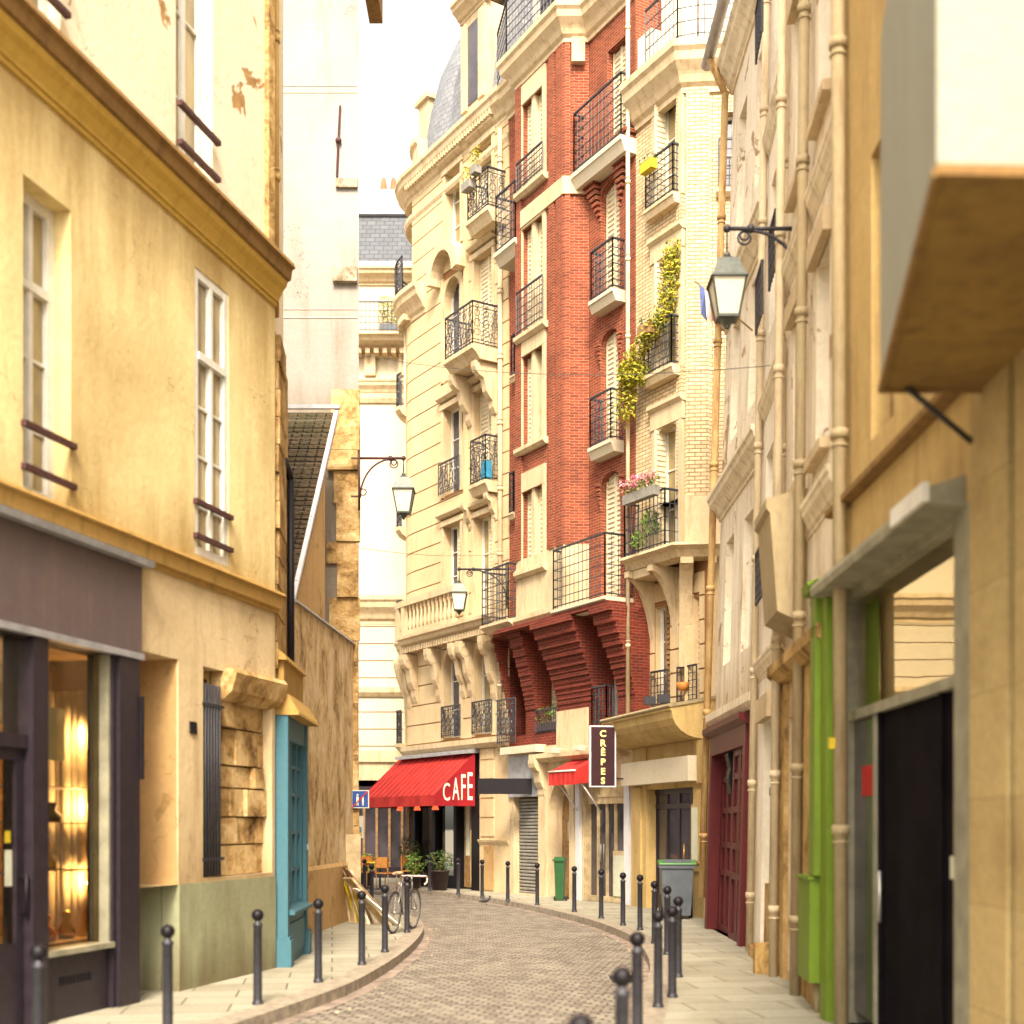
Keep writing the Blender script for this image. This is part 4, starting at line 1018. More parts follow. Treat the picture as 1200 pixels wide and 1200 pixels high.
for h in fb: 
    c = (h[0]+h[1])/2
    for k, (a, b_) in enumerate(((h[0], c-.07), (c+.07, h[1]))):
        window(F, FY, (a, b_, h[2], h[3]), .28, 1, 3, shutter=('L','R') if k == 0 or h is not fb[1] else None, gm='glass', ft=.04)
for h in fh: window(F, FM, h, .3, 2, 3, shutter=('L','R'), gm='glass')
guard(F, FY, gb[0]-.12, gb[1]+.14, 13.5, 14.5, .12); guard(F, FY, gb[0]-.12, gb[1]+.14, 16.95, 17.6, .12)
balcony(F, FM, FM.u(645,.76), FM.u(708,.76), 6.6, .76, 1.35, t=.16, label='wide second floor balcony with grid railing', step=.17, slab='palest')
balcony(F, FM, FM.u(669,.42), FM.u(727,.42), 16.45, .42, 1.35, t=.25, step=.15, slab='palest')
balcony(F, FM, FM.u(688,.36), FM.u(715,.36), 10.1, .36, 1.1, t=.2, step=.14, slab='palest')
balcony(F, FM, FM.u(689,.36), FM.u(717,.36), 13.35, .36, 1.1, t=.2, step=.14, slab='palest')
balcony(F, FM, FM.u(562,.76), FM.u(595,.76), 6.7, .76, 1.35, t=.16, step=.15)
balcony(F, FM, FM.u(578,.6), FM.u(603,.6), 15.9, .6, 1.4, t=.25, step=.14, slab='palest')
balcony(F, FM, FM.u(596,.2), FM.u(602,.2), 12.9, .2, 1.0, t=.12, step=.12); balcony(F, FM, FM.u(594,.2), FM.u(601,.2), 9.5, .2, 1.0, t=.12, step=.12)
r = MB(); 
PR = [(-.066-.3,32.3-.2)]+[(p[0]-.26,p[1]-.2) for p in PL[2:4]]+[(1.75-.05,28.86),(2.45,27.5)]
rail(r, PR, 20.25, 21.55, .15, (.18,.34,.5,.66,.82)); r.build('railing', 'iron', F)
w = MB(); w.box(FM, 0, LM, 20.2, 22.9, -7, -.7); w.box(FY, .5, 1.4, 20.2, 22.5, -1.5, -.15); w.prism(FY, [(-.05,22.5),(-.05,22.62),(-1.6,22.75),(-1.6,22.5)], .4, 1.5)
w.box(FM, u3, u3+1.0, 20.2, 22.4, -1.5, -.3); w.build('attic', 'dormer', F)
w = MB(); w.prism(FM, [(-.65,22.9),(-1.5,25),(-7,26),(-7,22.9)], 0, LM); w.build('roof', 'slate', F)
for px0, px1, Fx, wo in ((FY.u(628),FY.u(645),FY,-.14),(FM.u(700),FM.u(712),FM,-.29)):
    b = MB(); b.box(Fx, px0, px1, 20.5, 22.2, wo, wo+.03); b.build('attic_window', 'glass', F)
# first floor: corbelled brick
ch_ = [rng(596,616,3.95,6.2), rng(629,653,3.95,6.1), rng(699,724,3.9,6.15)]
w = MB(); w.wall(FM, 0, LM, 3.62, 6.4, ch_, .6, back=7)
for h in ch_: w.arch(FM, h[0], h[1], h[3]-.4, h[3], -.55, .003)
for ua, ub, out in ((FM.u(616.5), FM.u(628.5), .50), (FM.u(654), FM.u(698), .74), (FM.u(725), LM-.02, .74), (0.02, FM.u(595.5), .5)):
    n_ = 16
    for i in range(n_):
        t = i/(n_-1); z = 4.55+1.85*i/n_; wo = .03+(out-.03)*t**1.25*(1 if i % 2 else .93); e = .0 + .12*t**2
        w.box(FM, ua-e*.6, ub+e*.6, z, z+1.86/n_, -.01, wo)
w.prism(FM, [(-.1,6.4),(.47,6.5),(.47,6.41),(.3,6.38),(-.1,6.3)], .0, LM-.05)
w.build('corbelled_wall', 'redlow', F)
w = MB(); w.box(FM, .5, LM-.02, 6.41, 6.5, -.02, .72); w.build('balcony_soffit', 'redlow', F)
for i, h in enumerate(ch_): window(F, FM, h, .58, 2, 3, shutter=(None,('L','R'),('R',))[i], gm='glass')
guard(F, FM, FM.u(596)-.05, FM.u(614)+.1, 3.75, 4.85, .3, 'scroll'); guard(F, FM, ch_[1][0], ch_[1][1], 3.95, 4.5, .03, 'plain')
balcony(F, FM, FM.u(690,.22), FM.u(710,.22), 3.85, .22, .95, t=.08, step=.14)
# ground floor in stone
gs = [(FM.u(602), FM.u(632), .02, 2.42), (FM.u(643), FM.u(668), .0, 2.75), (FM.u(683), FM.u(733), .0, 2.75)]
w = MB(); w.wall(FM, 0, LM, 0, 3.62, gs, .45, back=7); w.arch(FM, gs[1][0], gs[1][1], 1.9, 2.75, -.44, .002)
w.box(FM, 0, LM, 3.3, 3.62, 0, .05); w.box(FM, FM.u(654), FM.u(690), 3.62, 4.4, 0, .05); bracket(w, FM, FM.u(637), .3, 3.3, 1.0, .35); w.prism(FM, BAND(3.42,.2,.3), FM.u(632), FM.u(735))
w.box(FM, FM.u(633), FM.u(642), 0, 2.6, 0, .06); w.box(FM, FM.u(669), FM.u(674), 0, 3.0, 0, .05)
w.build('wall', 'creamtrim', F)
w = MB(); w.box(FM, .05, FM.u(640), 3.48, 3.66, 0, .3); w.build('canopy', 'palest', F)
w = MB(); w.box(FM, FM.u(598), FM.u(634), 2.42, 3.45, -.1, .06); w.build('shop_fascia', 'zinc', F)
b = MB(); v = gs[0][2]
while v < gs[0][3]-.04: b.prism(FM, [(-.2,v),(-.155,v+.012),(-.15,v+.05),(-.2,v+.078)], gs[0][0], gs[0][1]); v += .085
so = b.build('roller_shutter', 'greypot', F); so['label'] = 'closed grey metal roller shutter'
w = MB(); w.box(FM, gs[1][0], gs[1][1], 0, 2.75, -.44, -.38); w.build('door', 'wood', F)
w = MB(); w.box(FM, gs[1][0]+.32, gs[1][0]+.5, 1.35, 1.8, -.38, -.33); w.build('intercom', 'steel', F)
# crepe shop front
h = gs[2]
w = MB(); n_ = 5
w.box(FM, h[0], h[1], 2.35, 2.75, -.3, -.05); w.box(FM, h[0], h[0]+.08, 0, 2.35, -.3, -.02); w.box(FM, h[1]-.08, h[1], 0, 2.35, -.3, -.02)
uu = [h[0]+.08, h[0]+.42, h[0]+.78, h[0]+1.12, h[1]-.08]
for a in uu[1:4]: w.box(FM, a-.02, a+.02, 0, 2.35, -.22, -.12)
w.box(FM, h[0]+.08, uu[3], 0, .12, -.25, -.08); w.box(FM, h[0]+.08, h[1]-.08, 2.2, 2.35, -.24, -.07); w.box(FM, uu[3], h[1]-.08, 0, 1.15, -.26, -.07)
so = w.build('crepe_shop_front', 'paleboard', F); so['label'] = 'yellow framed glazed doors of the crepe shop'
w = MB(); w.box(FM, h[0]+.08, h[1]-.08, .1, 2.3, -.2, -.18); w.build('pane', 'glass', so)
w = MB(); w.box(FM, uu[3]+.05, h[1]-.12, .15, 1.05, -.07, -.05); w.build('menu_board', 'paper', so)
w = MB(); w.beam(FM.m(uu[2]-.06,.9,-.02), FM.m(uu[2]-.06,1.3,-.02), .018, n=6); w.beam(FM.m(uu[2]+.06,.9,-.02), FM.m(uu[2]+.06,1.3,-.02), .018, n=6); w.build('handle', 'steel', so)
w = MB(); w.box(FM, FM.u(677), FM.u(682), 0, 3.0, .0, .07); w.box(FM, FM.u(734), FM.u(740), 0, 3.0, .0, .07); w.build('post', 'zincw', F)
pipe(F, [FM.m(LM+.02, 3.9, .22), FM.m(LM+.02, 19.6, .22)], .045)

# ================================================================== cream brick building
GA = Fr((2.66,27.5), (3.48,26.07)); GB = Fr((3.48,26.07), (4.8,25.95)); GPL = [GA.xy(0), GA.xy(GA.L), GB.xy(GB.L)]
Gg = thing('cream_brick_building', 'narrow cream brick building with curved stone brackets and plants on its balconies', 'building', (3.3,27,0))
ga = (GA.u(771), GA.u(797))
gh = [(ga[0],ga[1],7.5,10.0), (ga[0],ga[1],11.1,13.5), (ga[0],ga[1],14.6,16.8)]; gs_ = (GB.u(845), GB.u(862), 14.7, 16.2)
w = MB(); w.wall(GA, 0, GA.L, 8.4, 16.7, gh, .3, back=5); w.wall(GB, 0, GB.L, 8.4, 16.7, [gs_], .3, back=5)
w.box(GB, .06, GB.u(831), 8.4, 16.7, 0, .07); w.box(GA, GA.L-.16, GA.L+.02, 8.4, 16.7, 0, .05); w.build('wall', 'creambrick', Gg)
w = MB(); w.wall(GA, 0, GA.L, 7.4, 8.4, [gh[0]], .28, .012, back=5); w.wall(GB, 0, GB.L, 7.4, 8.4, [], .3, .012, back=5); w.box(GB, .04, GB.u(832), 7.4, 8.4, 0, .09); w.build('stone_base', 'creamtrim', Gg)
w = MB()
for h in gh:
    w = MB(); w.box(GA, h[0]-.18, h[0], h[2]-.02, h[3], -.02, .035); w.box(GA, h[1], h[1]+.12, h[2]-.02, h[3], -.02, .055); w.box(GA, h[0]-.2, h[1]+.14, h[3], h[3]+.38, -.02, .06)
    w.prism(GA, BAND(h[3]+.5,.14,.14), h[0]-.22, h[1]+.16)
    if h is not gh[2]: w.arch(GA, h[0], h[1], h[3]-.2, h[3], -.28, .03)
    w.build('window_surround', 'creamtrim', Gg)
w = MB()
w.box(GA, 0, GA.L, 10.35, 10.95, -.01, .03) if 0 else None
w.sweep(GPL, CORN(17.5,.9,.42)); w.sweep(GPL, [(-.05,7.42),(.42,7.40),(.44,7.34),(.3,7.28),(.22,7.14),(-.05,7.1)])
w.build('cornice', 'creamtrim', Gg)
for i, h in enumerate(gh): window(Gg, GA, h, .28, 2, 3, fold=('L',), gm='warmglass', transom=.0)
window(Gg, GB, gs_, .28, 1, 2, gm='glass')
balcony(Gg, GA, ga[0]-.22, ga[1]+.06, 11.1, .28, 1.0, t=.16, step=.13); balcony(Gg, GA, ga[0]-.22, ga[1]+.06, 14.6, .24, 1.0, t=.16, step=.13)
r = MB(); rail(r, [GA.xy(.12,.02), GA.xy(.12,.38), GA.xy(GA.L-.1,.38), GA.xy(GA.L-.1,.0)], 7.42, 8.55, .13, (.25,.5,.75)); r.build('railing', 'iron', Gg)
guard(Gg, GB, gs_[0]-.05, gs_[1]+.05, 14.6, 15.6, .1)
b = MB(); b.prism(GB, BAND(14.6,.15,.16), gs_[0]-.1, gs_[1]+.1); b.build('sill', 'creamtrim', Gg)
# recessed first floor below the ledge
lo = [(GA.u(757,-.4), GA.u(769,-.4), 4.3, 6.5)]; lo2 = (GB.u(790,-.4)+.02, GB.u(815,-.4), 4.3, 6.5)
w = MB(); w.wall(GA, -.0, GA.L+.3, 3.6, 7.2, [(GA.L*.10, GA.L*.42, 4.3, 6.4), (GA.L*.66, GA.L*1.02, 4.3, 6.4)], .25, -.4, back=5, front=1); w.box(GB, .05, GB.L, 3.6, 7.2, -3, -.35)
hs2 = [(GA.L*.10, GA.L*.42, 4.3, 6.4), (GA.L*.66, GA.L*1.02, 4.3, 6.4)]
w.courses(GA, 0, GA.L+.2, 3.9, 6.9, [(a-.03,b_+.03,c-.1,d+.1) for a,b_,c,d in hs2], .5, .035, .03, -.4)
w.build('wall', ['cream','groove'], Gg)
for h in hs2: window(Gg, GA, h, .23, 2, 3, w=-.4, shutter=('R',), gm='glass', sm='wood'); guard(Gg, GA, h[0]-.03, h[1]+.03, 4.25, 5.0, -.3, 'grid')
def coving(b, F_, u0, u1, zt_, zb2, w0, w1):
    pr = [(w0, zb2)]; n_ = 9
    for i in range(n_+1):
        t = i/n_*math.pi/2; pr.append((w0+(w1-w0)*(1-math.cos(t)), zb2+(zt_-zb2)*math.sin(t)))
    pr += [(w1, zt_+.001+.12), (w0, zt_+.12)]
    b.prism(F_, pr, u0, u1)
for F_, u0_, u1_ in ((GA, .0, .14), (GA, GA.L*.50, GA.L*.60), (GB, -.06, .2), (GB, .55, .66)):
    b = MB(); coving(b, F_, u0_, u1_, 7.0, 5.0, -.42, .3); b.build('curved_bracket', 'creamtrim', Gg)
w = MB(); w.box(GA, GA.L*.12, GA.L*.48, 6.95, 7.12, -.4, .2); w.build('soffit', 'creamtrim', Gg)
w = MB(); w.box(GA, .1, GA.L, 17.5, 20, -5, -.6); w.box(GB, 0, GB.L, 17.5, 20, -4, -.5); w.box(GA, .0, .5, 17.5, 18.6, -.4, -.05); w.build('attic', 'white', Gg)
r = MB(); rail(r, [GA.xy(.5,.1), GA.xy(GA.L-.05,.1), GB.xy(.3,.1), GB.xy(GB.L,.1)], 17.5, 18.9, .13, (.2,.4,.6,.8)); r.build('railing', 'iron', Gg)
# ground floor shop of that building
FS = Fr((2.56,27.35), (3.62,23.6))
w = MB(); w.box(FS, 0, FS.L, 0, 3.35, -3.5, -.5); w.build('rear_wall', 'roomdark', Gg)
ue0, ue1 = FS.u(757), FS.u(812)
w = MB(); w.box(FS, 0, ue0, 0, 3.35, -.5, .0); w.box(FS, ue1, FS.L, 0, 3.35, -.5, .0); w.box(FS, ue0, ue1, 2.45, 3.35, -.5, -.02)
w.box(FS, .1, ue0-.2, .0, 2.5, 0, .05); w.box(FS, ue1+.12, FS.L-.08, 0, .85, 0, .06); w.box(FS, ue1+.08, FS.L-.04, .85, .95, 0, .1); w.box(FS, ue1+.15, FS.L-.12, 1.05, 2.4, 0, .03)
w.box(FS, FS.L-.35, FS.L, 2.5, 3.3, 0, .08)
w.build('shop_front', 'yellowwall', Gg)
w = MB(); w.box(FS, .0, FS.u(806,.25), 2.55, 3.02, -.02, .25); w.build('shop_fascia', 'palest', Gg)
w = MB()
pr = [(-.3,3.33)]+[(.0+.62*math.sin(i/6*math.pi/2)*1, 3.33+.5*(1-math.cos(i/6*math.pi/2))) for i in range(7)]+[(.66,3.86),(.64,3.92),(-.6,4.15),(-.6,3.33)]
w.prism(FS, pr, -.1, FS.L-.25)
w.build('canopy', 'yellowwall', Gg)
w = MB(); w.prism(FS, [(-.62,4.2),(.66,3.97),(.69,3.93),(.67,3.90),(-.62,4.14)], -.12, FS.L-.22); w.build('canopy_flashing', 'pipeg', Gg)
w = MB(); ee = ue1-ue0
for f in (0,.24,.5,.76,1): w.box(FS, ue0+ee*f-.05, ue0+ee*f+.05, 0, 2.45, -.3, -.22)
w.box(FS, ue0, ue1, 2.05, 2.15, -.29, -.21); w.box(FS, ue0, ue1, 0, .3, -.29, -.23); w.box(FS, ue0, ue1, 2.35, 2.45, -.29, -.2)
dd = w.build('entrance_door', 'dark', Gg)
w = MB(); w.box(FS, ue0, ue1, .3, 2.4, -.27, -.25); w.build('pane', 'glass', dd)
w = MB(); w.beam(FS.m(ue0+ee*.66,.9,-.17), FS.m(ue0+ee*.66,1.35,-.17), .015, n=6); w.build('handle', 'brass', dd)
w = MB(); w.box(FS, ue1+.18, ue1+.52, 1.0, 2.1, .06, .12); mb_ = w.build('menu_case', 'yellowwall', Gg)
w = MB(); w.box(FS, ue1+.22, ue1+.48, 1.05, 2.05, .12, .125); w.build('menu_sheet', 'paper', mb_)

# ================================================================== right side houses
def house(name, label, F_, segs, z1, mat, cat='building', zb=0, depth=.28):
    t = thing(name, label, cat, (F_.O.x+.5, F_.O.y-F_.L/2, 0))
    w = MB(); w.wall(F_, 0, F_.L, zb, z1, segs, depth, back=5); w.build('wall', mat, t); return t
FH = Fr((3.30,21.5), (3.30,17.5), .03)
hd = (.22, 3.45, 0, 3.15)
hw_ = [(.7,1.4,4.3,6.3),(2.3,3.0,4.3,6.3),(.7,1.4,7.9,9.8),(2.3,3.0,7.9,9.8),(.7,1.4,11.2,13.2),(2.3,3.0,11.2,13.2)]
H = house('leaning_white_house', 'leaning whitewashed house above the oxblood red door', FH, [hd]+hw_, 14.6, 'white2')
for i, h in enumerate(hw_): window(H, FH, h, .2, 2, 3, gm=('brightglass','glass','warmglass')[i%3])
w = MB(); w.prism(FH, BAND(3.55,.22,.16), 0, 4); w.prism(FH, CORN(7.2,.4,.25), 0, 4); w.prism(FH, CORN(10.3,.35,.25), 0, 4); w.prism(FH, CORN(14.5,.5,.3), -.05, 4)
w.build('cornice', 'whitetrim', H)
w = MB(); w.beam(FH.m(-.3,14.65,.42), FH.m(4.2,14.62,.42), .10, n=10); w.build('gutter', 'zinc', H)
pipe(H, [FH.m(.05,14.55,.42), FH.m(-.0,14.0,.14), FH.m(-.0,.5,.13)], .06, 'piper', step=2.2)
# carriage door
w = MB()
w.box(FH, .22, .40, 0, 3.15, -.25, .10); w.box(FH, 3.27, 3.45, 0, 3.15, -.25, .10); w.box(FH, .40, 3.27, 2.85, 3.15, -.2, .10); w.prism(FH, BAND(3.3,.15,.22), .1, 3.55)
w.box(FH, .40, 1.65, 0, 2.85, -.2, -.12); w.box(FH, 2.05, 3.27, 0, 2.85, -.2, -.02)
for u0_, u1_, wo in ((.40,1.65,-.12),(2.05,3.27,-.02)):
    for a in (u0_, (u0_+u1_)/2-.05, u1_-.1): w.box(FH, a, a+.1, 0, 2.85, wo, wo+.04)
    for v in (.0,.9,1.35,1.9,2.4,2.75): w.box(FH, u0_, u1_, v, v+.1, wo, wo+.035)
so = w.build('carriage_door', 'redpaint', H); so['label'] = 'tall oxblood red panelled door standing ajar'
w = MB(); w.box(FH, 1.65, 2.05, 0, 2.85, -.27, -.24); w.build('opening', 'black', H)
w = MB(); w.beam(FH.m(1.8,0.02,-.1), FH.m(1.8,2.7,-.1), .03); w.build('door_edge', 'wood', so)
w = MB(); 
w.prism(FH, [(-.1,2.9),(.02,2.9),(.05,2.8),(-.0,2.6),(.03,2.45),(-.02,2.2),(-.1,2.2)], 1.45, 1.75)
w.build('door_ornament', 'black', H)

FH2 = Fr((3.30,17.5), (3.08,14.6), .018)
d2 = (.75, 1.65, .15, 3.05); hw2 = [(.5,1.2,4.6,6.6),(1.9,2.55,4.6,6.6),(.5,1.2,8.2,10.2),(1.9,2.55,8.2,10.2),(.5,1.2,11.8,13.8),(1.9,2.55,11.8,13.8)]
H2 = house('cream_house', 'cream rendered house with grey glazed door and pale downpipes', FH2, [d2]+hw2, 16.5, 'white')
for i, h in enumerate(hw2): window(H2, FH2, h, .2, 2, 3, gm=('warmglass','brightglass')[i%2]); guard(H2, FH2, h[0], h[1], h[2]+.02, h[2]+.7, .02)
w = MB(); w.prism(FH2, CORN(7.4,.25,.10), 0, FH2.L); w.prism(FH2, CORN(11.0,.25,.10), 0, FH2.L); w.prism(FH2, CORN(3.9,.25,.10), 0, FH2.L); w.build('cornice', 'whitetrim', H2); w = MB(); w.box(FH2, .55, 1.85, 3.05, 3.35, 0, .1); w.build('lintel', 'creamtrim', H2)
w = MB(); w.box(FH2, d2[0], d2[0]+.1, .15, 3.05, -.25, -.1); w.box(FH2, d2[1]-.1, d2[1], .15, 3.05, -.25, -.1); w.box(FH2, d2[0], d2[1], 2.1, 2.2, -.24, -.08); w.box(FH2, d2[0], d2[1], .15, .8, -.24, -.12); w.box(FH2, (d2[0]+d2[1])/2-.04, (d2[0]+d2[1])/2+.04, .15, 3.05, -.24, -.11)
dd = w.build('door', 'greybox', H2); w = MB(); w.box(FH2, d2[0], d2[1], .8, 3.0, -.22, -.2); w.build('pane', 'glass', dd)
w = MB(); w.box(FH2, d2[0]-.1, d2[1]+.1, 0, .15, -.2, .14); w.build('step', 'rough', H2)
w = MB(); w.box(FH2, d2[0]+.1, d2[1]-.1, .15, .17, -.1, .12); w.build('door_mat', 'signred', H2)
pipe(H2, [FH2.m(.12,16,.07), FH2.m(.12,0,.07)], .05, 'pipew'); pipe(H2, [FH2.m(FH2.L-.15,16,.08), FH2.m(FH2.L-.15,.25,.08), FH2.m(FH2.L-.15,.0,.18)], .055, 'pipew')
w = MB(); w.box(FH2, 2.3, 2.45, 1.4, 1.55, 0, .03); w.build('number_plate', 'black', H2)
w = MB(); w.box(FH2, 1.8, 2.6, 0, 1.0, 0, .08); w.box(FH2, 2.65, 2.85, 0, .35, 0, .3); w.build('plinth', 'rough', H2)

FH3 = Fr((3.08,14.6), (2.86,11.3), .008)
d3 = (.4,1.5,.1,2.9); hw3 = [(.5,1.3,5.3,7.2),(2.0,2.7,5.3,7.2),(.5,1.3,8.6,10.6),(2.0,2.7,8.6,10.6),(.5,1.3,12,14),(2.0,2.7,12,14)]
H3 = house('yellowed_house', 'old pale rendered house with projecting shop box behind the green pilaster', FH3, [d3]+hw3, 16.5, 'white2')
for i, h in enumerate(hw3): window(H3, FH3, h, .22, 2, 3, gm=('glass','warmglass')[i%2])
w = MB(); w.prism(FH3, CORN(4.9,.3,.12), 0, FH3.L); w.prism(FH3, CORN(8.0,.25,.1), 0, FH3.L); w.prism(FH3, CORN(11.4,.25,.1), 0, FH3.L)
w.build('cornice', 'whitetrim', H3)
for h in hw3:
    w = MB(); w.box(FH3, h[0]-.12, h[1]+.12, h[3], h[3]+.22, -.01, .09); w.build('lintel', 'creamtrim', H3); w = MB(); w.box(FH3, h[0]-.1, h[1]+.1, h[2]-.1, h[2], -.01, .1); w.build('sill', 'creamtrim', H3)
w = MB(); w.prism(FH3, [(0,3.75),(.3,3.9),(.38,4.9),(.42,4.95),(.42,5.05),(0,5.15)], .55, 1.55); w.build('shop_box', 'pipeg', H3)
w = MB(); w.box(FH3, d3[0], d3[1], .1, 2.9, -.2, -.15); w.box(FH3, d3[0], d3[0]+.1, .1, 2.9, -.15, -.05); w.box(FH3, d3[1]-.1, d3[1], .1, 2.9, -.15, -.05); w.box(FH3, d3[0], d3[1], 2.0, 2.1, -.15, -.06); w.build('door', 'wood', H3)
w = MB(); w.box(FH3, 0, d3[0], 0, 3.3, 0, .05); w.box(FH3, d3[1], 2.2, 0, 3.3, 0, .06); w.box(FH3, 2.2, 3.3, 0, .5, 0, .08); w.prism(FH3, BAND(3.5,.2,.2), 0, FH3.L); w.build('stonework', 'rough', H3)
pipe(H3, [FH3.m(1.75,16,.1), FH3.m(1.75,.0,.12)], .055, 'pipeg'); pipe(H3, [FH3.m(.15,16,.1), FH3.m(.15,.0,.12)], .05, 'pipew')
w = MB(); w.box(FH3, 2.55, 3.2, .3, 1.22, .0, .22); w.box(FH3, 2.53, 3.22, 1.22, 1.25, 0, .24); so = w.build('utility_box', 'greenpaint', H3); so['label'] = 'lime green utility box on the wall'
w = MB(); w.beam(FH3.m(2.7,0,.08), FH3.m(2.7,.3,.08), .03, n=8); w.beam(FH3.m(2.95,0,.1), FH3.m(2.95,.3,.1), .03, n=8); w.build('utility_pipe', 'pipeg', H3)

FK = Fr((2.86,11.3), (2.74,3.0))
K = thing('near_shop_building', 'near yellow building with lime green framed shop and blurred pale box above', 'building', (3,8,0))
kt = lambda px, w_=0: FK.u(px, w_)
kw = (kt(1021), kt(1047), 4.75, 7.0); kd = (kt(1031,-.1), kt(1131,-.1), 0, 2.62); kT = (kt(1006,-.1), kt(1132,-.1), 2.68, 3.62); ks = (kt(1001,-.1), kt(1031,-.1), 0, 2.62)
w = MB(); w.wall(FK, 0, FK.L, 3.7, 15, [kw, (4.2,5.2,5.2,7.4)], .25, back=5); w.build('wall', 'yellowwall', K)
window(K, FK, kw, .24, 2, 3, gm='warmglass', fm='wood'); window(K, FK, (4.2,5.2,5.2,7.4), .24, 2, 3)
w = MB(); w.wall(FK, 0, FK.L, 0, 3.7, [(kt(1000,-.1), kt(1133,-.1)+.05, 0, 3.62)], .4, back=0); w.box(FK, 0, FK.L, 0, 3.7, -5, -.4); w.build('shop_wall', 'greybox', K)
w = MB(); w.box(FK, kd[0], kd[1], 0, 2.62, -.3, -.1); w.box(FK, kd[0]+.05, kd[0]+.12, 0, 2.6, -.1, -.07); w.box(FK, kd[1]-.45, kd[1]-.38, 0, 2.6, -.1, -.07); w.build('shop_door', 'doorblack', K)
w = MB(); w.pane(FK, kT[0], kT[1], 2.68, 3.62, -.1); w.build('transom_glass', 'mirror', K)
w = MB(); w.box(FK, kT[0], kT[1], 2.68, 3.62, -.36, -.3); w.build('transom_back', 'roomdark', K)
w = MB(); w.box(FK, kT[0]-.1, kT[1], 2.6, 2.68, -.25, -.04); w.box(FK, ks[0]-.25, ks[0], 0, 3.62, -.3, .0); w.box(FK, ks[1]-.06, ks[1], 0, 2.6, -.2, -.06); w.build('shop_frame', 'greybox', K)
w = MB(); w.box(FK, ks[0], ks[1]-.06, .1, 2.6, -.12, -.1); w.build('side_glass', 'glass', K)
w = MB(); w.box(FK, ks[0]+.3, ks[1]-.12, 1.95, 2.2, -.1, -.09); w.build('poster', 'awning', K)
w = MB(); w.box(FK, -.05, .2, 0, 3.75, 0, .13); w.prism(FK, [(0,3.75),(.2,3.75),(.24,3.82),(0,3.9)], -.1, .35); w.build('green_frame', 'greenpaint', K)
w = MB(); w.box(FH3, 3.0, 3.28, 1.26, 3.75, .0, .2); w.prism(FH3, [(0,3.75),(.26,3.78),(.28,3.86),(0,3.95)], 2.95, 3.3); w.build('green_pilaster', 'greenpaint', H3)
w = MB(); w.prism(FK, [(0,3.68),(.24,3.70),(.25,3.76),(.24,3.80),(0,3.88)], .1, kt(1131)+.02); w.build('shop_hood', 'greybox', K)
w = MB(); w.prism(FK, [(.23,3.71),(.27,3.71),(.27,3.83),(.23,3.83)], kt(1090), kt(1131)+.03); w.build('hood_trim', 'offwhite', K)
w = MB(); w.prism(FK, [(0,4.4),(.1,4.42),(.1,4.47),(0,4.5)], .0, FK.L); w.build('dark_ledge', 'brownmold', K)
w = MB(); w.box(FK, kt(1136,.05), kt(1180,.05), 0, 4.3, -.1, .05); w.box(FK, kt(1189,.05), kt(1200)+1.2, 0, 4.3, -.1, .05); w.build('stone_pillar', 'pillar', K)
w = MB(); w.box(FK, kt(1180,.05), kt(1189,.05), 0, 4.3, -.1, .0); w.build('pillar_joint', 'black', K)
pipe(K, [FK.m(.30,15,.08), FK.m(.62,0,.10)], .06, 'pipeg', step=3.1)
w = MB(); w.beam(FK.m(.57,2.35,.17), FK.m(.58,2.44,.17), .035); w.build('sticker', 'yellowboard', K)
# blurred pale projecting box, upper right
OB = [(1.66,5.0),(3.2,5.06),(3.3,7.5),(2.16,7.5)]
zb_ = 4.26
b = MB(); n_ = len(OB)
for i in range(n_):
    p, q = OB[i], OB[(i+1) % n_]; b.face([(p[0],p[1],zb_+.03),(q[0],q[1],zb_+.03),(q[0],q[1],6.3),(p[0],p[1],6.3)])
b.face([(p[0],p[1],6.3) for p in OB]); b.build('projecting_box', 'offbox' if 'offbox' in M else 'offwhite', K)
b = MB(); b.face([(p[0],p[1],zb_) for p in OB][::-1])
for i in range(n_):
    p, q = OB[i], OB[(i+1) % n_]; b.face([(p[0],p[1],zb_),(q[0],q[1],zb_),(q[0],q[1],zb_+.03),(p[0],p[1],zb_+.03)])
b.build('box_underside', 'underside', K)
b = MB(); pr_ = [V((p[0],p[1],zb_-.005)) for p in OB]
for p, q in zip(pr_, pr_[1:]+pr_[:1]): b.beam(p, q, .022)
b.build('box_edge', 'brownmold', K)
b = MB(); b.beam((2.3,7.45,4.25),(2.78,7.7,4.0), .018, n=6); b.build('box_bracket', 'iron', K)
w = MB(); w.beam(FK.m(kd[0]+.25,.95,-.03), FK.m(kd[0]+.25,1.35,-.03), .018, n=8); w.build('door_handle', 'steel', K)
w = MB(); w.box(FK, kd[1]-.28, kd[1]-.14, 1.35, 1.5, -.1, -.095); w.build('sticker', 'paper', K)

# ================================================================== STREET OBJECTS
V = Vector
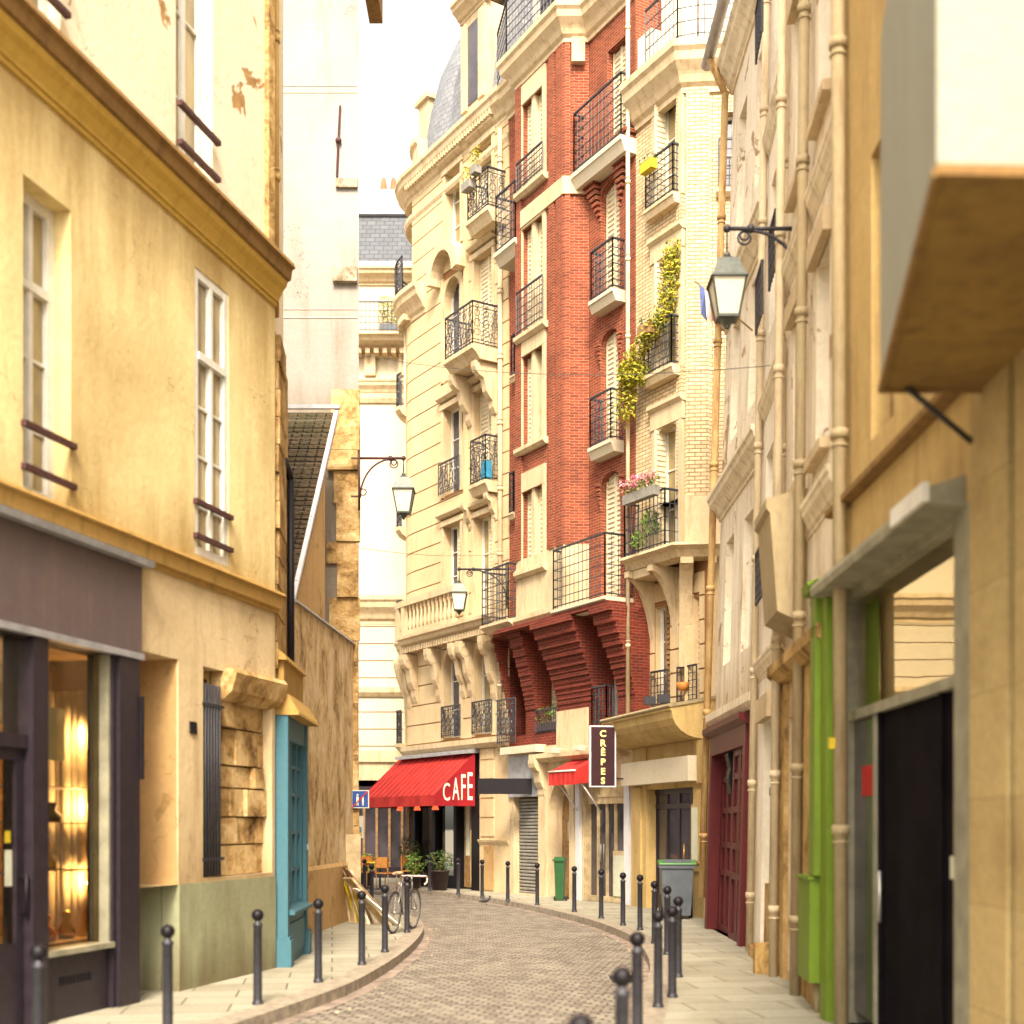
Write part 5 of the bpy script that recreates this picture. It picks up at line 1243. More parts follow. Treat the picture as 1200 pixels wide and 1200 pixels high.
# ---- bollards
def make_bollard(x, y):
    t = thing('bollard', '', 'bollard', (x,y,0), 'black round headed bollards along the kerbs')
    b = MB(); b.lathe((x,y,0), [(.055,0),(.055,.02),(.046,.03),(.043,.05),(.040,.74),(.046,.745),(.046,.77),(.03,.78),(.026,.80)], 16); b.build('post', 'iron', t)
    b = MB(); b.ball((x,y,.852), .058, 16, 10); b.build('ball', 'black', t); return t
right_b = [(.29,5.4),(.62,7.2),(.94,9.6),(1.37,12.0),(1.59,12.7),(1.87,14.4),(2.05,16.9),(2.06,18.5)] + [G(*p) for p in ((750,1090),(730,1084.6),(704.5,1076.5),(673,1068.7),(629.6,1061),(595,1056),(565,1052),(537,1048.5),(503.5,1044))]
left_b = [(-3.18,8.6),(-2.77,10.3)] + [G(*p) for p in ((302,1177),(373,1151),(424,1130.7),(451,1116),(477,1093),(435.5,1063.5))] + [(-3.55,30.8)]
far_b = [(-4.2,36.4),(-5.1,38.0),(-6.1,39.2)]
ordn = ['first','second','third','fourth','fifth','sixth','seventh','eighth','ninth','tenth','eleventh','twelfth','thirteenth','fourteenth','fifteenth','sixteenth','seventeenth']
lb = {}
for i, p in enumerate(right_b): lb[p] = 'black ball topped bollard, %s from the camera along the right kerb' % ordn[i]
lb[right_b[0]] = 'nearest bollard on the right, only its round head showing at the bottom edge'
for i, p in enumerate(left_b): lb[p] = 'black ball topped bollard, %s from the camera along the left kerb' % ordn[i]
lb[left_b[0]] = 'black bollard in front of the dark shop door, nearest on the left'
lb[left_b[4]] = 'black bollard on the left kerb in front of the leaning boards'
lb[left_b[6]] = 'black bollard beside which the bicycle is parked'
lb[left_b[7]] = 'black bollard beyond the boards at the side street corner'
lb[left_b[8]] = 'small distant black bollard in the side street left of the cafe tables'
lb[far_b[0]] = 'nearest of the three thin bollards across the side street'
lb[far_b[1]] = 'middle one of the three thin bollards across the side street'
lb[far_b[2]] = 'farthest of the three thin bollards across the side street'
proto = None
for p in right_b+left_b+far_b:
    if proto is None: proto = make_bollard(*p); proto['label'] = lb[p]
    else: dup(proto, (p[0],p[1],0), 0, lb[p])

# ---- street lamps on brackets; local frame: arm runs along +/-x from wall point
def make_lamp(px, py, Y, wallpx, label, sgn):
    X = (px-CX)/FP*Y; XW = (wallpx-CX)/FP*Y; zt = EYE+(HY-py)*Y/FP       # zt: arm height
    c = V((X, Y, zt)); t = thing('street_lamp', label, 'street lamp', (XW, Y, zt-.75), 'wall mounted lantern street lamps')
    b = MB(); Wp = V((XW, Y, zt)); s = 1 if XW > X else -1
    b.beam(c, Wp, .024, n=8); L = abs(XW-X)
    arc = [Wp+V((-s*.01, 0, -.72))]+[V((XW-s*.72*L*math.sin(a)*1.0-.0*s, Y, zt-.62+.57*(1-math.cos(a)) )) for a in [math.pi/2*i/8 for i in range(9)]]
    arc = [V((XW-s*(.02+.70*L*(1-math.cos(a))), Y, zt-.72+.70*math.sin(a))) for a in [math.pi/2*i/9 for i in range(10)]]
    for p, q in zip(arc, arc[1:]): b.beam(p, q, .018, n=6)
    e = arc[-1]
    for k, (rr) in enumerate((.075,.05)):
        b.ring(V((XW-s*L*.78, Y, zt-.03-rr)), rr, .012, (1,0,0), (0,0,1), 10, 5)
    b.ring(V((XW-s*.07, Y, zt-.62)), .06, .012, (1,0,0), (0,0,1), 10, 5)
    b.ball(Wp+V((-s*L*.70,0,0)), .05, 8, 6); b.ball(c, .045, 8, 6)
    b.beam(Wp+V((0,0,.12)), Wp+V((0,0,-.95)), .022, n=6)
    b.beam(Wp, Wp+V((s*.15,0,0)), .02); b.beam(Wp+V((0,0,-.7)), Wp+V((s*.15,0,-.7)), .02)
    b.build('bracket', 'rustiron' if s < 0 else 'iron', t)
    b = MB(); b.beam(c, c+V((0,0,-.30)), .014, n=6); b.ball(c+V((0,0,-.30)), .04, 8, 6)
    def fr(z0, r0, z1, r1, m=b):
        P = [c+V((a*r0, d*r0, z0)) for a, d in ((-1,-1),(1,-1),(1,1),(-1,1))]; Q = [c+V((a*r1, d*r1, z1)) for a, d in ((-1,-1),(1,-1),(1,1),(-1,1))]
        for i in range(4): j = (i+1) % 4; m.face([P[i],P[j],Q[j],Q[i]])
        m.face(Q); m.face(P[::-1])
    fr(-.37,.09,-.33,.05); fr(-.58,.185,-.37,.115); fr(-.60,.205,-.58,.205); 
    for a, d in ((-1,-1),(1,-1),(1,1),(-1,1)): b.beam(c+V((a*.185,d*.185,-.6)), c+V((a*.115,d*.115,-1.0)), .012)
    fr(-1.02,.12,-.99,.12); fr(-1.09,.03,-1.02,.08); b.ball(c+V((0,0,-1.1)), .03, 8, 5)
    ln = b.build('lantern', 'greeniron', t)
    b = MB(); fr(-.99,.108,-.602,.176,b); b.build('lamp_glass', 'lampglass', ln); return t
make_lamp(852, 268, 14.3, 944, 'nearest bracket lantern, hanging from the white wall on the right', 1)
make_lamp(473, 537, 23.45, 421, 'bracket lantern hanging from the corner of the tall white gable', -1)
make_lamp(538, 667, 31.4, 594, 'bracket lantern in front of the cream facade beside the brick building', 1)

# ---- cafe awning
def quadslab(b, P, th):
    P = [V(p) for p in P]; n = (P[1]-P[0]).cross(P[3]-P[0]).normalized()*th
    b.face(P); b.face([p-n for p in P][::-1])
    for i in range(4): j = (i+1) % 4; b.face([P[i], P[i]-n, P[j]-n, P[j]])
ua1 = FE.u(560.5); ua0 = ua1-4.3
aw = thing('cafe_awning', 'red canvas cafe awning lettered CAFE over the corner terrace', 'awning', FE.xy(ua1-2, 0)+(2.2,))
b = MB(); nseg = 14
for i in range(nseg):
    x0, x1 = ua0+(ua1-ua0)*i/nseg, ua0+(ua1-ua0)*(i+1)/nseg
    quadslab(b, [FE.m(x0,2.5,1.32), FE.m(x1,2.5,1.32), FE.m(x1,3.62,.1), FE.m(x0,3.62,.1)], .012)
    b.beam(FE.m(x0,2.505,1.325), FE.m(x0,3.63,.1), .010, n=6)
b.build('canopy', 'awning', aw)
b = MB(); k = 24
for i in range(k):
    x0, x1 = ua0+(ua1-ua0)*i/k, ua0+(ua1-ua0)*(i+1)/k
    d0, d1 = .02*math.sin(i*1.3), .02*math.sin((i+1)*1.3)
    b.face([FE.m(x0,2.22,1.31+d0), FE.m(x1,2.22,1.31+d1), FE.m(x1,2.5,1.32), FE.m(x0,2.5,1.32)])
    b.face([FE.m(x0,2.22,1.30+d0), FE.m(x0,2.5,1.31), FE.m(x1,2.5,1.31), FE.m(x1,2.22,1.30+d1)])
b.build('valance', 'awning', aw)
FSd = Fr(FE.xy(ua1, 1.32), FE.xy(ua1, .1)); sL = FSd.L
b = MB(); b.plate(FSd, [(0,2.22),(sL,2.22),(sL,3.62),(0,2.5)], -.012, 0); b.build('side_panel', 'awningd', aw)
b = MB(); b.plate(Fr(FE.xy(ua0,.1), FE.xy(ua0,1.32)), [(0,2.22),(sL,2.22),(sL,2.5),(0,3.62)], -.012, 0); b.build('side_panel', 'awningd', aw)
for ch, u, v, sz, sx in (('C',.36,2.36,.66,.5),('A',.64,2.38,.84,.36),('F',.86,2.38,.98,.36),('E',1.06,2.38,1.06,.36)):
    text(ch, 'lettering', 'letters', FSd, u, v, .004, sz, aw, sx, .003, bold=0)
b = MB(); b.prism(FE, [(-.02,3.62),(.35,3.60),(.35,3.68),(-.02,3.76)], ua0+.2, ua1+.05); b.build('awning_box', 'zinc', aw)
for i, uu in enumerate((ua1-.3, ua1-1.3, ua1-2.3)):
    b = MB(); c = FE.m(uu, 2.28, 1.12); b.lathe(c, [(.09,-.16),(.085,-.12),(.05,-.04),(.015,0)], 10); b.beam(c, c+V((0,0,.3)), .006)
    tag(b.build('pendant_lamp', 'redlamp', None, c), ('rightmost','middle','leftmost')[i]+' small red lit lamp hanging under the cafe awning', 'lamp', 'red lamps under the cafe awning')

# ---- signs
b = MB(); FX = Fr(((691-600)/1500*26.6, 26.6), ((722-600)/1500*26.65, 26.65))
t = thing('crepes_sign', 'vertical plum sign with yellow letters spelling CREPES on the brick building', 'sign', FX.xy(FX.L/2)+(2.5,))
sL2 = FX.L; b.box(FX, 0, sL2, 2.51, 3.79, -.12, 0); b.build('sign_box', 'zincw', t)
b = MB(); b.box(FX, .03, sL2-.03, 2.54, 3.76, -.1, .006); b.build('sign_face', 'signdark', t)
for i, ch in enumerate('CRÊPES'): text(ch, 'lettering', 'signyel', FX, sL2/2, 3.56-i*.196, .008, .185, t, 1.05, .004, bold=.006)
b = MB(); b.beam(FX.m(sL2,3.6,-.06), V((2.5,27.6,3.6)), .02); b.beam(FX.m(sL2,2.7,-.06), V((2.5,27.5,2.7)), .02); b.build('bracket', 'iron', t)
# red crepe awning
u0, u1 = FM.u(643,.75), FM.u(703,.1)
t = thing('small_awning', 'small bright red canvas awning with white piping beside the crepes sign', 'awning', FM.xy((u0+u1)/2)+(2.5,))
b = MB(); quadslab(b, [FM.m(u0,2.93,.75), FM.m(u1,2.93,.75), FM.m(u1,3.25,.05), FM.m(u0,3.25,.05)], .01); b.build('canopy', 'awning', t)
b = MB(); kk = 18
for i in range(kk):
    x0, x1 = u0+(u1-u0)*i/kk, u0+(u1-u0)*(i+1)/kk; d0, d1 = .03*math.sin(i*1.9), .03*math.sin((i+1)*1.9)
    b.face([FM.m(x0,2.62,.74+d0), FM.m(x1,2.62,.74+d1), FM.m(x1,2.92,.75), FM.m(x0,2.92,.75)])
b.plate(Fr(FM.xy(u0,.05), FM.xy(u0,.75)), [(0,2.7),(.7,2.62),(.7,2.92),(0,3.25)], -.01, 0)
b.plate(Fr(FM.xy(u1,.75), FM.xy(u1,.05)), [(0,2.62),(.7,2.7),(.7,3.25),(0,2.92)], -.01, 0)
b.build('valance', 'awning', t)
b = MB(); b.beam(FM.m(u0,2.93,.755), FM.m(u1,2.93,.755), .022, n=6); b.build('trim', 'letters', t)
b = MB()
for u in (u0+.1, u1-.1): b.beam(FM.m(u,2.9,.72), FM.m(u+.05,2.0,.03), .02, n=6)
b.build('arm', 'zincw', t)
b = MB()
for u in (u0-.2, u0+.9): b.beam(FM.m(u,3.45,.1), FM.m(u-.05,3.5,.45), .015, n=6); b.box(FM, u-.14, u+.1, 3.38, 3.5, .4, .6)
tag(b.build('flood_lamp', 'palest', None, FM.m(u0+.3,3.4,.3)), 'pair of pale floodlamps above the small red awning', 'floodlight')
# dark board sign
FQ = Fr(((560-600)/1500*31.2,31.2), ((625-600)/1500*31.2,31.2))
b = MB(); b.box(FQ, 0, FQ.L, 2.48, 2.86, -.1, 0)
tag(b.build('board_sign', 'black', None, FQ.m(FQ.L/2,2.48,0)), 'blank dark projecting board between the cafe awning and the roller shutter', 'sign')
# pedestrian sign + pole + poster, left
FP1 = Fr(G(413,1075), (G(413,1075)[0]+1, G(413,1075)[1]))
yb_ = 23.6; sx = yb_/1500
P0 = ((412-600)*sx, yb_)
FP1 = Fr(P0, (P0[0]+1, yb_))
t = thing('road_sign', 'blue square road sign with white figures crossed by a red stroke', 'road sign', (P0[0]+.14, yb_, 1.9))
b = MB(); z0 = EYE+(HY-947)*sx; z1 = EYE+(HY-926)*sx; b.box(FP1, 0, .32, z0, z1, -.03, 0); b.build('sign_plate', 'letters', t)
b = MB(); b.box(FP1, .015, .305, z0+.015, z1-.015, -.01, .004); b.build('sign_face', 'signblue', t)
b = MB()
for cx_, s_ in ((.11,1.0),(.21,.75)):
    zz = z0+.05; b.ball(FP1.m(cx_, zz+.19*s_, .005), .022*s_, 8, 6); b.box(FP1, cx_-.022*s_, cx_+.022*s_, zz+.07*s_, zz+.165*s_, .004, .008); b.box(FP1, cx_-.02*s_, cx_-.004, zz, zz+.07*s_, .004, .008); b.box(FP1, cx_+.004, cx_+.02*s_, zz, zz+.07*s_, .004, .008)
b.build('pictogram', 'letters', t)
b = MB(); b.beam(FP1.m(.02,z0+.02,.011), FP1.m(.30,z1-.02,.011), .014); b.build('stroke', 'signred', t)
b = MB(); b.beam(FP1.m(-.0,z0+.1,-.02), FP1.m(-.12,z0+.1,-.02), .015); b.build('bracket', 'iron', t)
t = thing('poster_panel', 'small framed poster panel with blue band on a pole below the road sign', 'notice', (-3.42,27.5,0))
Fp = Fr((-3.55,27.5),(-3.0,27.5))
b = MB(); b.beam((-3.28,27.55,0),(-3.28,27.55,2.5), .035, n=8); b.build('pole', 'iron', t)
b = MB(); b.box(Fp, 0, .36, 1.44, 1.92, -.03, 0); b.build('panel', 'letters', t)
b = MB(); b.box(Fp, .04, .32, 1.56, 1.68, 0, .006); b.build('band', 'poster', t); b = MB(); b.box(Fp, .04, .32, 1.49, 1.555, 0, .006); b.build('band', 'yellowboard', t)

# ---- bins
def binlabel(t): return t
c = G(793,1077)
FB1 = Fr((c[0]-.33, c[1]-.1), (c[0]+.33, c[1]-.14))
t = thing('wheeled_bin', 'large grey wheeled bin with green rimmed lid outside the cream shop', 'bin', (c[0],c[1],0))
b = MB()
def tub(b, F_, w0, w1, d0, d1, z0, z1, off=0):
    c_ = F_.L/2; P = [(c_-w0,-off-d0*0),(c_+w0,-off),(c_+w0,-off-d0),(c_-w0,-off-d0)]
    P = [F_.m(a, z0, w_) for a, w_ in ((c_-w0,-.04),(c_+w0,-.04),(c_+w0,-.04-d0),(c_-w0,-.04-d0))]; Q = [F_.m(a, z1, w_) for a, w_ in ((c_-w1,0),(c_+w1,0),(c_+w1,-d1),(c_-w1,-d1))]
    for i in range(4): j=(i+1)%4; b.face([P[i],P[j],Q[j],Q[i]])
    b.face(Q); b.face(P[::-1])
tub(b, FB1, .24, .29, .55, .66, .07, .95)
for i in (-.14,0,.14): b.box(FB1, FB1.L/2+i-.01, FB1.L/2+i+.01, .2, .88, -.05, .0)
b.box(FB1, FB1.L/2-.32, FB1.L/2+.32, .93, .99, -.70, .03); bd = b.build('bin_body', 'bingrey', t)
b = MB(); b.prism(FB1, [(.05,1.0),(.04,1.03),(-.3,1.08),(-.72,1.06),(-.72,1.0)], FB1.L/2-.33, FB1.L/2+.33); b.build('lid', 'lidgreen', t)
b = MB(); b.prism(FB1, [(.02,1.034),(-.3,1.085),(-.70,1.065),(-.70,1.03)], FB1.L/2-.26, FB1.L/2+.26); b.build('lid_panel', 'bingrey', t)
for s_ in (-1,1):
    b = MB(); q = FB1.m(FB1.L/2+s_*.28, .1, -.55); b.beam(q-FB1.d.to_3d()*.03, q+FB1.d.to_3d()*.03, .1, n=14); b.build('wheel', 'rubber', t)
c = G(655,1056); FB2 = Fr((c[0]-.11,c[1]),(c[0]+.11,c[1]-.05))
t = thing('slim_bin', 'slim green bin with closed lid standing by the arched doorway', 'bin', (c[0],c[1],0))
b = MB(); tub(b, FB2, .09, .115, .2, .25, .03, .9); b.build('bin_body', 'bingreen', t)
b = MB(); b.box(FB2, -.03, FB2.L+.03, .9, .95, -.3, .03); b.prism(FB2, [(.02,.95),(-.05,1.0),(-.24,1.0),(-.29,.95)], 0, FB2.L); b.build('lid', 'bingreen', t)
for s_ in (-1,1): b = MB(); q = FB2.m(FB2.L/2+s_*.13, .05, -.2); b.beam(q-FB2.d.to_3d()*.02, q+FB2.d.to_3d()*.02, .05, n=12); b.build('wheel', 'rubber', t)

# ---- bicycle (heading away from the camera, slightly to the right)
hd_ = V((.24,.97,0)).normalized(); bo = V((-1.88, 20.2, 0)); tilt = V((.05,-.015,1)).normalized()
def bk(a, z, s_=0): 
    side = hd_.cross(V((0,0,1))); return bo+hd_*a+tilt*z+side*s_
t = thing('bicycle', 'pale road bicycle with drop handlebar parked against a bollard', 'bicycle', tuple(bo))
for nm, a in (('wheel',0),('wheel',1.0)):
    b = MB(); b.ring(bk(a,.335), .325, .016, hd_, tilt, 28, 6); wo = b.build(nm, 'rubber', t)
    b = MB(); b.ring(bk(a,.335), .302, .012, hd_, tilt, 28, 4)
    for i in range(14):
        an = i*2*math.pi/14; b.beam(bk(a,.335), bk(a+.30*math.cos(an), .335+.30*math.sin(an)), .0022, n=3)
    b.beam(bk(a,.335,-.05), bk(a,.335,.05), .02, n=8); b.build('rim', 'silver', wo)
b = MB(); BB = bk(.42,.28); ST = bk(.28,.80); HT = bk(.82,.80); HB = bk(.86,.62)
for p, q, r_ in ((BB,ST,.016),(ST,HT,.015),(BB,HB,.018),(HT,HB,.018)): b.beam(p, q, r_, n=8)
for s_ in (-.05,.05):
    b.beam(bk(0,.335,s_), bk(.42,.28,s_*.6), .009, n=6); b.beam(bk(0,.335,s_), bk(.29,.78,s_*.3), .008, n=6); b.beam(HB+V((0,0,0)), bk(1.0,.335,s_), .011, n=6)
b.build('frame', 'silver', t)
b = MB(); b.beam(ST, bk(.25,.93), .012, n=6); b.build('seat_post', 'steel', t)
b = MB(); b.prism(Fr((bk(.12,0).x, bk(.12,0).y), (bk(.40,0).x, bk(.40,0).y)), [(.03,.93),(-.05,.93),(-.05,.955),(-.01,.975),(.03,.955)], 0, .28)
b.ball(bk(.16,.955), .075, 10, 6, .4); b.build('saddle', 'tan', t)
b = MB(); stm = bk(.86,.88); b.beam(HT, bk(.80,.87), .013, n=6); b.beam(bk(.80,.87), stm, .013, n=6)
b.build('stem', 'steel', t)
b = MB()
for s_ in (-1,1):
    pts = [stm, bk(.87,.88,s_*.18), bk(.93,.88,s_*.205), bk(.98,.85,s_*.21), bk(.97,.79,s_*.215), bk(.90,.755,s_*.22), bk(.84,.755,s_*.22)]
    b.tube(pts, .016, 8)
b.build('handlebar', 'pinktape', t)
b = MB(); b.ring(bk(.42,.28,.06), .09, .006, hd_, tilt, 16, 4); b.beam(bk(.42,.28,.08), bk(.50,.13,.09), .008); b.beam(bk(.42,.28,-.08), bk(.34,.43,-.09), .008); b.beam(bk(.50,.13,.07), bk(.50,.13,.15), .014); b.beam(bk(.34,.43,-.07), bk(.34,.43,-.15), .014); b.build('crank', 'steel', t)
b = MB(); b.beam(bk(.35,.3,-.07), bk(.28,.0,-.22), .008); b.build('kick_stand', 'steel', t)

# ---- boards leaning against the wall end
random.seed(31)
brd = [(-3.00,.22,1.0,'paleboard',.10,'pale narrow board leaning at the back of the boards by the old wall'),(-2.92,.30,.85,'yellowboard',.16,'yellow painted board leaning among discarded boards by the old wall'),(-2.84,.25,.92,'letters',.2,'white board leaning behind the discarded boards by the old wall'),
       (-2.80,.12,.98,'wood',.34,'dark brown plank leaning against the old wall'),(-2.70,.34,.8,'paleboard',.45,'wide pale panel leaning in front of the yellow board'),(-2.62,.1,.95,'wood',.55,'brown slat leaning lowest at the front of the boards'),(-2.5,.18,.62,'letters',.5,'short white slat lying lowest beside the boards')]
yb0 = 22.1
for i, (x, wd, h_, mt, ln, lab) in enumerate(brd):
    b = MB(); y = yb0-.12*i+.5
    base = V((x+ln*.9+.05, y, 0.0)); top = V((max(x-ln*.5,-3.0), y+.15, h_))
    dx = V((wd*.55, -wd*.8, 0)); th = V((.02,.012,0))
    P = [base, base+dx, top+dx, top]
    quadslab(b, P, .022)
    if mt != 'wood' and wd > .2:
        n_ = (P[1]-P[0]).cross(P[3]-P[0]).normalized()*.01
        for p, q in zip(P, P[1:]+P[:1]): b.beam(p+n_, q+n_, .018)
    tag(b.build('board', mt, None, tuple(base)), lab, 'board', 'discarded boards leaning by the old wall')
b = MB(); q = Fr((-3.02,23.0),(-2.72,23.05)); b.box(q, 0, .3, 0, 1.55, -.3, 0)
tag(b.build('utility_cabinet', 'paleboard', None, (-2.87,23.1,0)), 'tall beige cabinet standing at the end of the old wall', 'cabinet')

# ---- cafe terrace
def potplant(x, y, r_, h_, ph, label, pot='planter', lm='leaf', n=260, kind='potted plant'):
    t = thing('potted_plant', label, kind, (x,y,0))
    b = MB(); b.lathe((x,y,0), [(0,0),(r_*.75,0),(r_,ph),(r_*1.05,ph),(r_*1.05,ph+.03),(0,ph+.01)], 14); b.build('pot', pot, t)
    b = MB(); b.leaves((x,y,ph+h_*.5), (r_*1.5,r_*1.5,h_*.55), n, .06); b.build('foliage', lm, t)
    b = MB()
    for i in range(5): a = i*1.3; b.beam((x,y,ph), (x+r_*math.cos(a), y+r_*math.sin(a), ph+h_*.8), .008, n=4)
    b.build('stem', 'wood', t)
q = FE.xy(ua1-.75, .75); potplant(q[0], q[1], .26, .55, .5, 'bushy dark green plant in dark planter at the cafe entrance', lm='leafd')
q = FE.xy(ua1-1.9, .9); potplant(q[0], q[1], .2, .6, .35, 'leafy shrub in a pot between the cafe tables', lm='leaf')
q = FE.xy(ua0+.2, 1.3); potplant(q[0], q[1], .25, .5, .4, 'yellow green bushy plant at the left end of the cafe terrace', lm='leafy')
q = FE.xy(ua0+.9, .25); potplant(q[0], q[1], .22, .9, .5, 'tall dark plant against the cafe window', lm='leafd')
def make_chair(x, y, rz, label):
    t = thing('cafe_chair', label, 'chair', (x,y,0), 'orange chairs on the cafe terrace'); Fc = Fr((x-.21,y-.2),(x+.21,y-.2))
    b = MB(); b.box(Fc, 0, .42, .44, .47, -.42, 0); b.build('seat', 'orange', t)
    b = MB(); b.box(Fc, 0, .42, .6, .88, -.43, -.40); b.box(Fc, .0, .03, .47, .88, -.43, -.40); b.box(Fc, .39, .42, .47, .88, -.43, -.40); b.build('backrest', 'orange', t)
    for a, w_ in ((.02,-.02),(.40,-.02),(.02,-.4),(.40,-.4)): b = MB(); b.beam(Fc.m(a,0,w_), Fc.m(a,.44,w_), .013, n=6); b.build('leg', 'wood', t)
    t.rotation_euler = (0,0,rz); return t
cs = [(ua1-1.55, 1.9, 2.6, 'orange cafe chair closest to the bicycle'), (ua1-2.35, 2.0, .6, 'orange cafe chair in the middle of the terrace'), (ua1-3.1, 1.9, 2.2, 'orange cafe chair nearest the side street'), (ua1-2.6, .6, 1.2, 'orange cafe chair against the cafe front')]
pc = None
for u, w_, rz, lab in cs:
    q = FE.xy(u, w_)
    if pc is None: pc = make_chair(q[0], q[1], rz, lab)
    else: dup(pc, (q[0],q[1],0), rz, lab)
pt = None
for u, w_, lab in ((ua1-1.95, 1.9, 'round cafe table between the orange chairs, nearer the entrance'), (ua1-2.75, 1.9, 'round cafe table nearer the side street')):
    q = FE.xy(u, w_)
    if pt is None:
        pt = thing('cafe_table', lab, 'table', (q[0],q[1],0), 'round cafe tables'); 
        b = MB(); b.lathe((q[0],q[1],.70), [(0,0),(.29,0),(.3,.015),(.29,.03),(0,.03)], 20); b.build('tabletop', 'yellowboard', pt)
        b = MB(); b.lathe((q[0],q[1],0), [(.2,0),(.2,.02),(.03,.05),(.025,.7)], 12); b.build('pedestal', 'iron', pt)
    else: dup(pt, (q[0],q[1],0), 0, lab)
# ---- pigeon on the road
x, y = G(569,1060.5,1.82); 
t = None; b = MB(); z = ROAD
b.lathe((0,0,0), [(0,0)], 3) if 0 else None
def ell(b, c, ax, r1, r2, n=10, m=8):
    ax = V(ax).normalized(); o = ax.orthogonal().normalized(); p = ax.cross(o); c = V(c)
    R_ = [[c+ax*(-r1*math.cos(math.pi*i/m))+(o*math.cos(2*math.pi*j/n)+p*math.sin(2*math.pi*j/n))*r2*math.sin(math.pi*i/m) for j in range(n)] for i in range(m+1)]
    for i in range(m):
        for j in range(n): k = (j+1) % n; b.face([R_[i][j],R_[i][k],R_[i+1][k],R_[i+1][j]], None, True)
ell(b, (x,y,z+.11), (1,-.2,.3), .11, .05); ell(b, (x+.085,y-.02,z+.155), (.5,0,1), .045, .025); ell(b, (x+.10,y-.03,z+.195), (1,0,0), .028, .022); ell(b, (x-.11,y+.03,z+.085), (1,-.2,.2), .06, .018)
b.beam((x+.12,y-.03,z+.19),(x+.145,y-.03,z+.187), .006, .001); 
for s_ in (-.02,.02): b.beam((x+.01,y+s_,z+.08),(x+.015,y+s_,z+.005), .005); b.beam((x+.015,y+s_,z+.006),(x+.05,y+s_,z+.006), .005)
tag(b.build('pigeon', 'pigeon', None, (x,y,z)), 'small dark pigeon standing on the cobbles by the far kerb', 'pigeon')

# ---- plants on balconies
def flowerbox(F_, u0, u1, z, w0, w1, label, pot='terra', lm='leaf', fl=None, h_=.3, n=160, drop=0, parent=None):
    c = F_.m((u0+u1)/2, z, (w0+w1)/2); t = thing('flower_box', label, 'flower box', tuple(c))
    b = MB(); b.box(F_, u0, u1, z, z+.2, w0, w1); b.build('planter', pot, t)
    b = MB(); cc = F_.m((u0+u1)/2, z+.2+h_*.4, (w0+w1)/2); k = max(2, int((u1-u0)/.12))
    for i in range(k): b.leaves(F_.m(u0+(u1-u0)*(i+.5)/k, z+.2+h_*.4, (w0+w1)/2), (.13,.13,h_*.6), n//k, .045)
    if drop:
        for i in range(k): b.leaves(F_.m(u0+(u1-u0)*(i+.5)/k, z-drop*.3, w1+.05), (.12,.10,drop*random.uniform(.4,.8)), n//k, .04)
    b.build('foliage', lm, t)
    if fl:
        b = MB()
        for i in range(k): b.leaves(F_.m(u0+(u1-u0)*(i+.5)/k, z+.25+h_*.5, (w0+w1)/2+.05), (.2,.12,h_*.5), n//k//2, .06)
        b.build('flowers', fl, t)
flowerbox(GA, ga[0]-.5, ga[1]-.15, 8.45, .40, .56, 'grey box of pink flowers on the railing of the cream brick building', 'greypot', 'leaf', 'pink', .3, 420)
b = MB(); b.leaves(GA.m(ga[0]+.15, 8.0, .30), (.22,.15,.3), 300, .05); b.leaves(GA.m(ga[0]-.05, 7.65, .45), (.2,.15,.22), 160, .05)
tag(b.build('fern', 'leaf', None, GA.m(ga[0]+.1,7.42,.3)), 'feathery green plant behind the railing below the pink flowers', 'plant')
t = thing('climbing_vine', 'yellow green vine climbing round the window and trailing off the balcony', 'vine', tuple(GA.m(ga[0],11.1,.3)))
b = MB()
pathv = [GA.m(ga[1]-.05,13.5,.1), GA.m(ga[1]-.1,12.9,.18), GA.m(ga[1]-.15,12.4,.22), GA.m(ga[1]-.3,12.0,.3), GA.m(ga[0]+.1,11.8,.35), GA.m(ga[0]-.25,11.55,.42), GA.m(ga[0]-.45,11.2,.46), GA.m(ga[0]-.52,10.7,.45), GA.m(ga[0]-.54,10.2,.42)]
for p, q in zip(pathv, pathv[1:]):
    k = max(2, int((q-p).length/.12))
    for i in range(k): b.leaves(p.lerp(q, i/k), (.24,.22,.18), 95 if q.z > 10.6 else 60, .065)
b.leaves(GA.m(ga[0]-.3,11.2,.4), (.38,.25,.32), 1100, .06)
b.build('foliage', 'leafy', t)
b = MB(); b.tube(pathv, .012, 5)
b.build('stem', 'wood', t)
flowerbox(GA, ga[0]-.05, ga[0]+.35, 11.85, .32, .5, 'brown pot hung on the vine covered balcony railing', 'wood', 'leafd', None, .2, 60)
flowerbox(GA, ga[0]-.12, ga[0]+.28, 15.3, .22, .38, 'lime yellow planter on the top balcony of the cream brick building', 'yellowboard', 'leafd', None, .15, 70)
flowerbox(FE, FE.u(546,.7)-.05, FE.u(552,.7)+.1, 17.9, .62, .82, 'grey box of yellow green plants on the left of the top balcony', 'greypot', 'leafy', None, .45, 200)
flowerbox(FE, FE.u(553,.7)+.1, FE.u(561,.7), 18.15, .62, .82, 'grey box of yellow green plants on the right of the top balcony', 'greypot', 'leafy', None, .5, 200)
b = MB(); 
q = (FD.u(447), FD.u(470)); 
flowerbox(FD, q[0], q[1], zb_+0 if 0 else FD.z(450,400)+.1, .45, .7, 'yellow green shrub in planter on the distant pale balcony', 'bingrey', 'leafy', None, 1.0, 1300)
flowerbox(FM, ch_[1][0]+.05, ch_[1][1]-.05, 3.98, -.12, .02, 'green plants behind the low first floor guard of the brick building', 'planter', 'leaf', 'redfl' if 0 else None, .45, 200)
b = MB(); c = FE.m(FE.u(574,.2), 10.9, .3); b.box(FE, FE.u(574,.2)-.12, FE.u(574,.2)+.12, 10.55, 11.0, .22, .4)
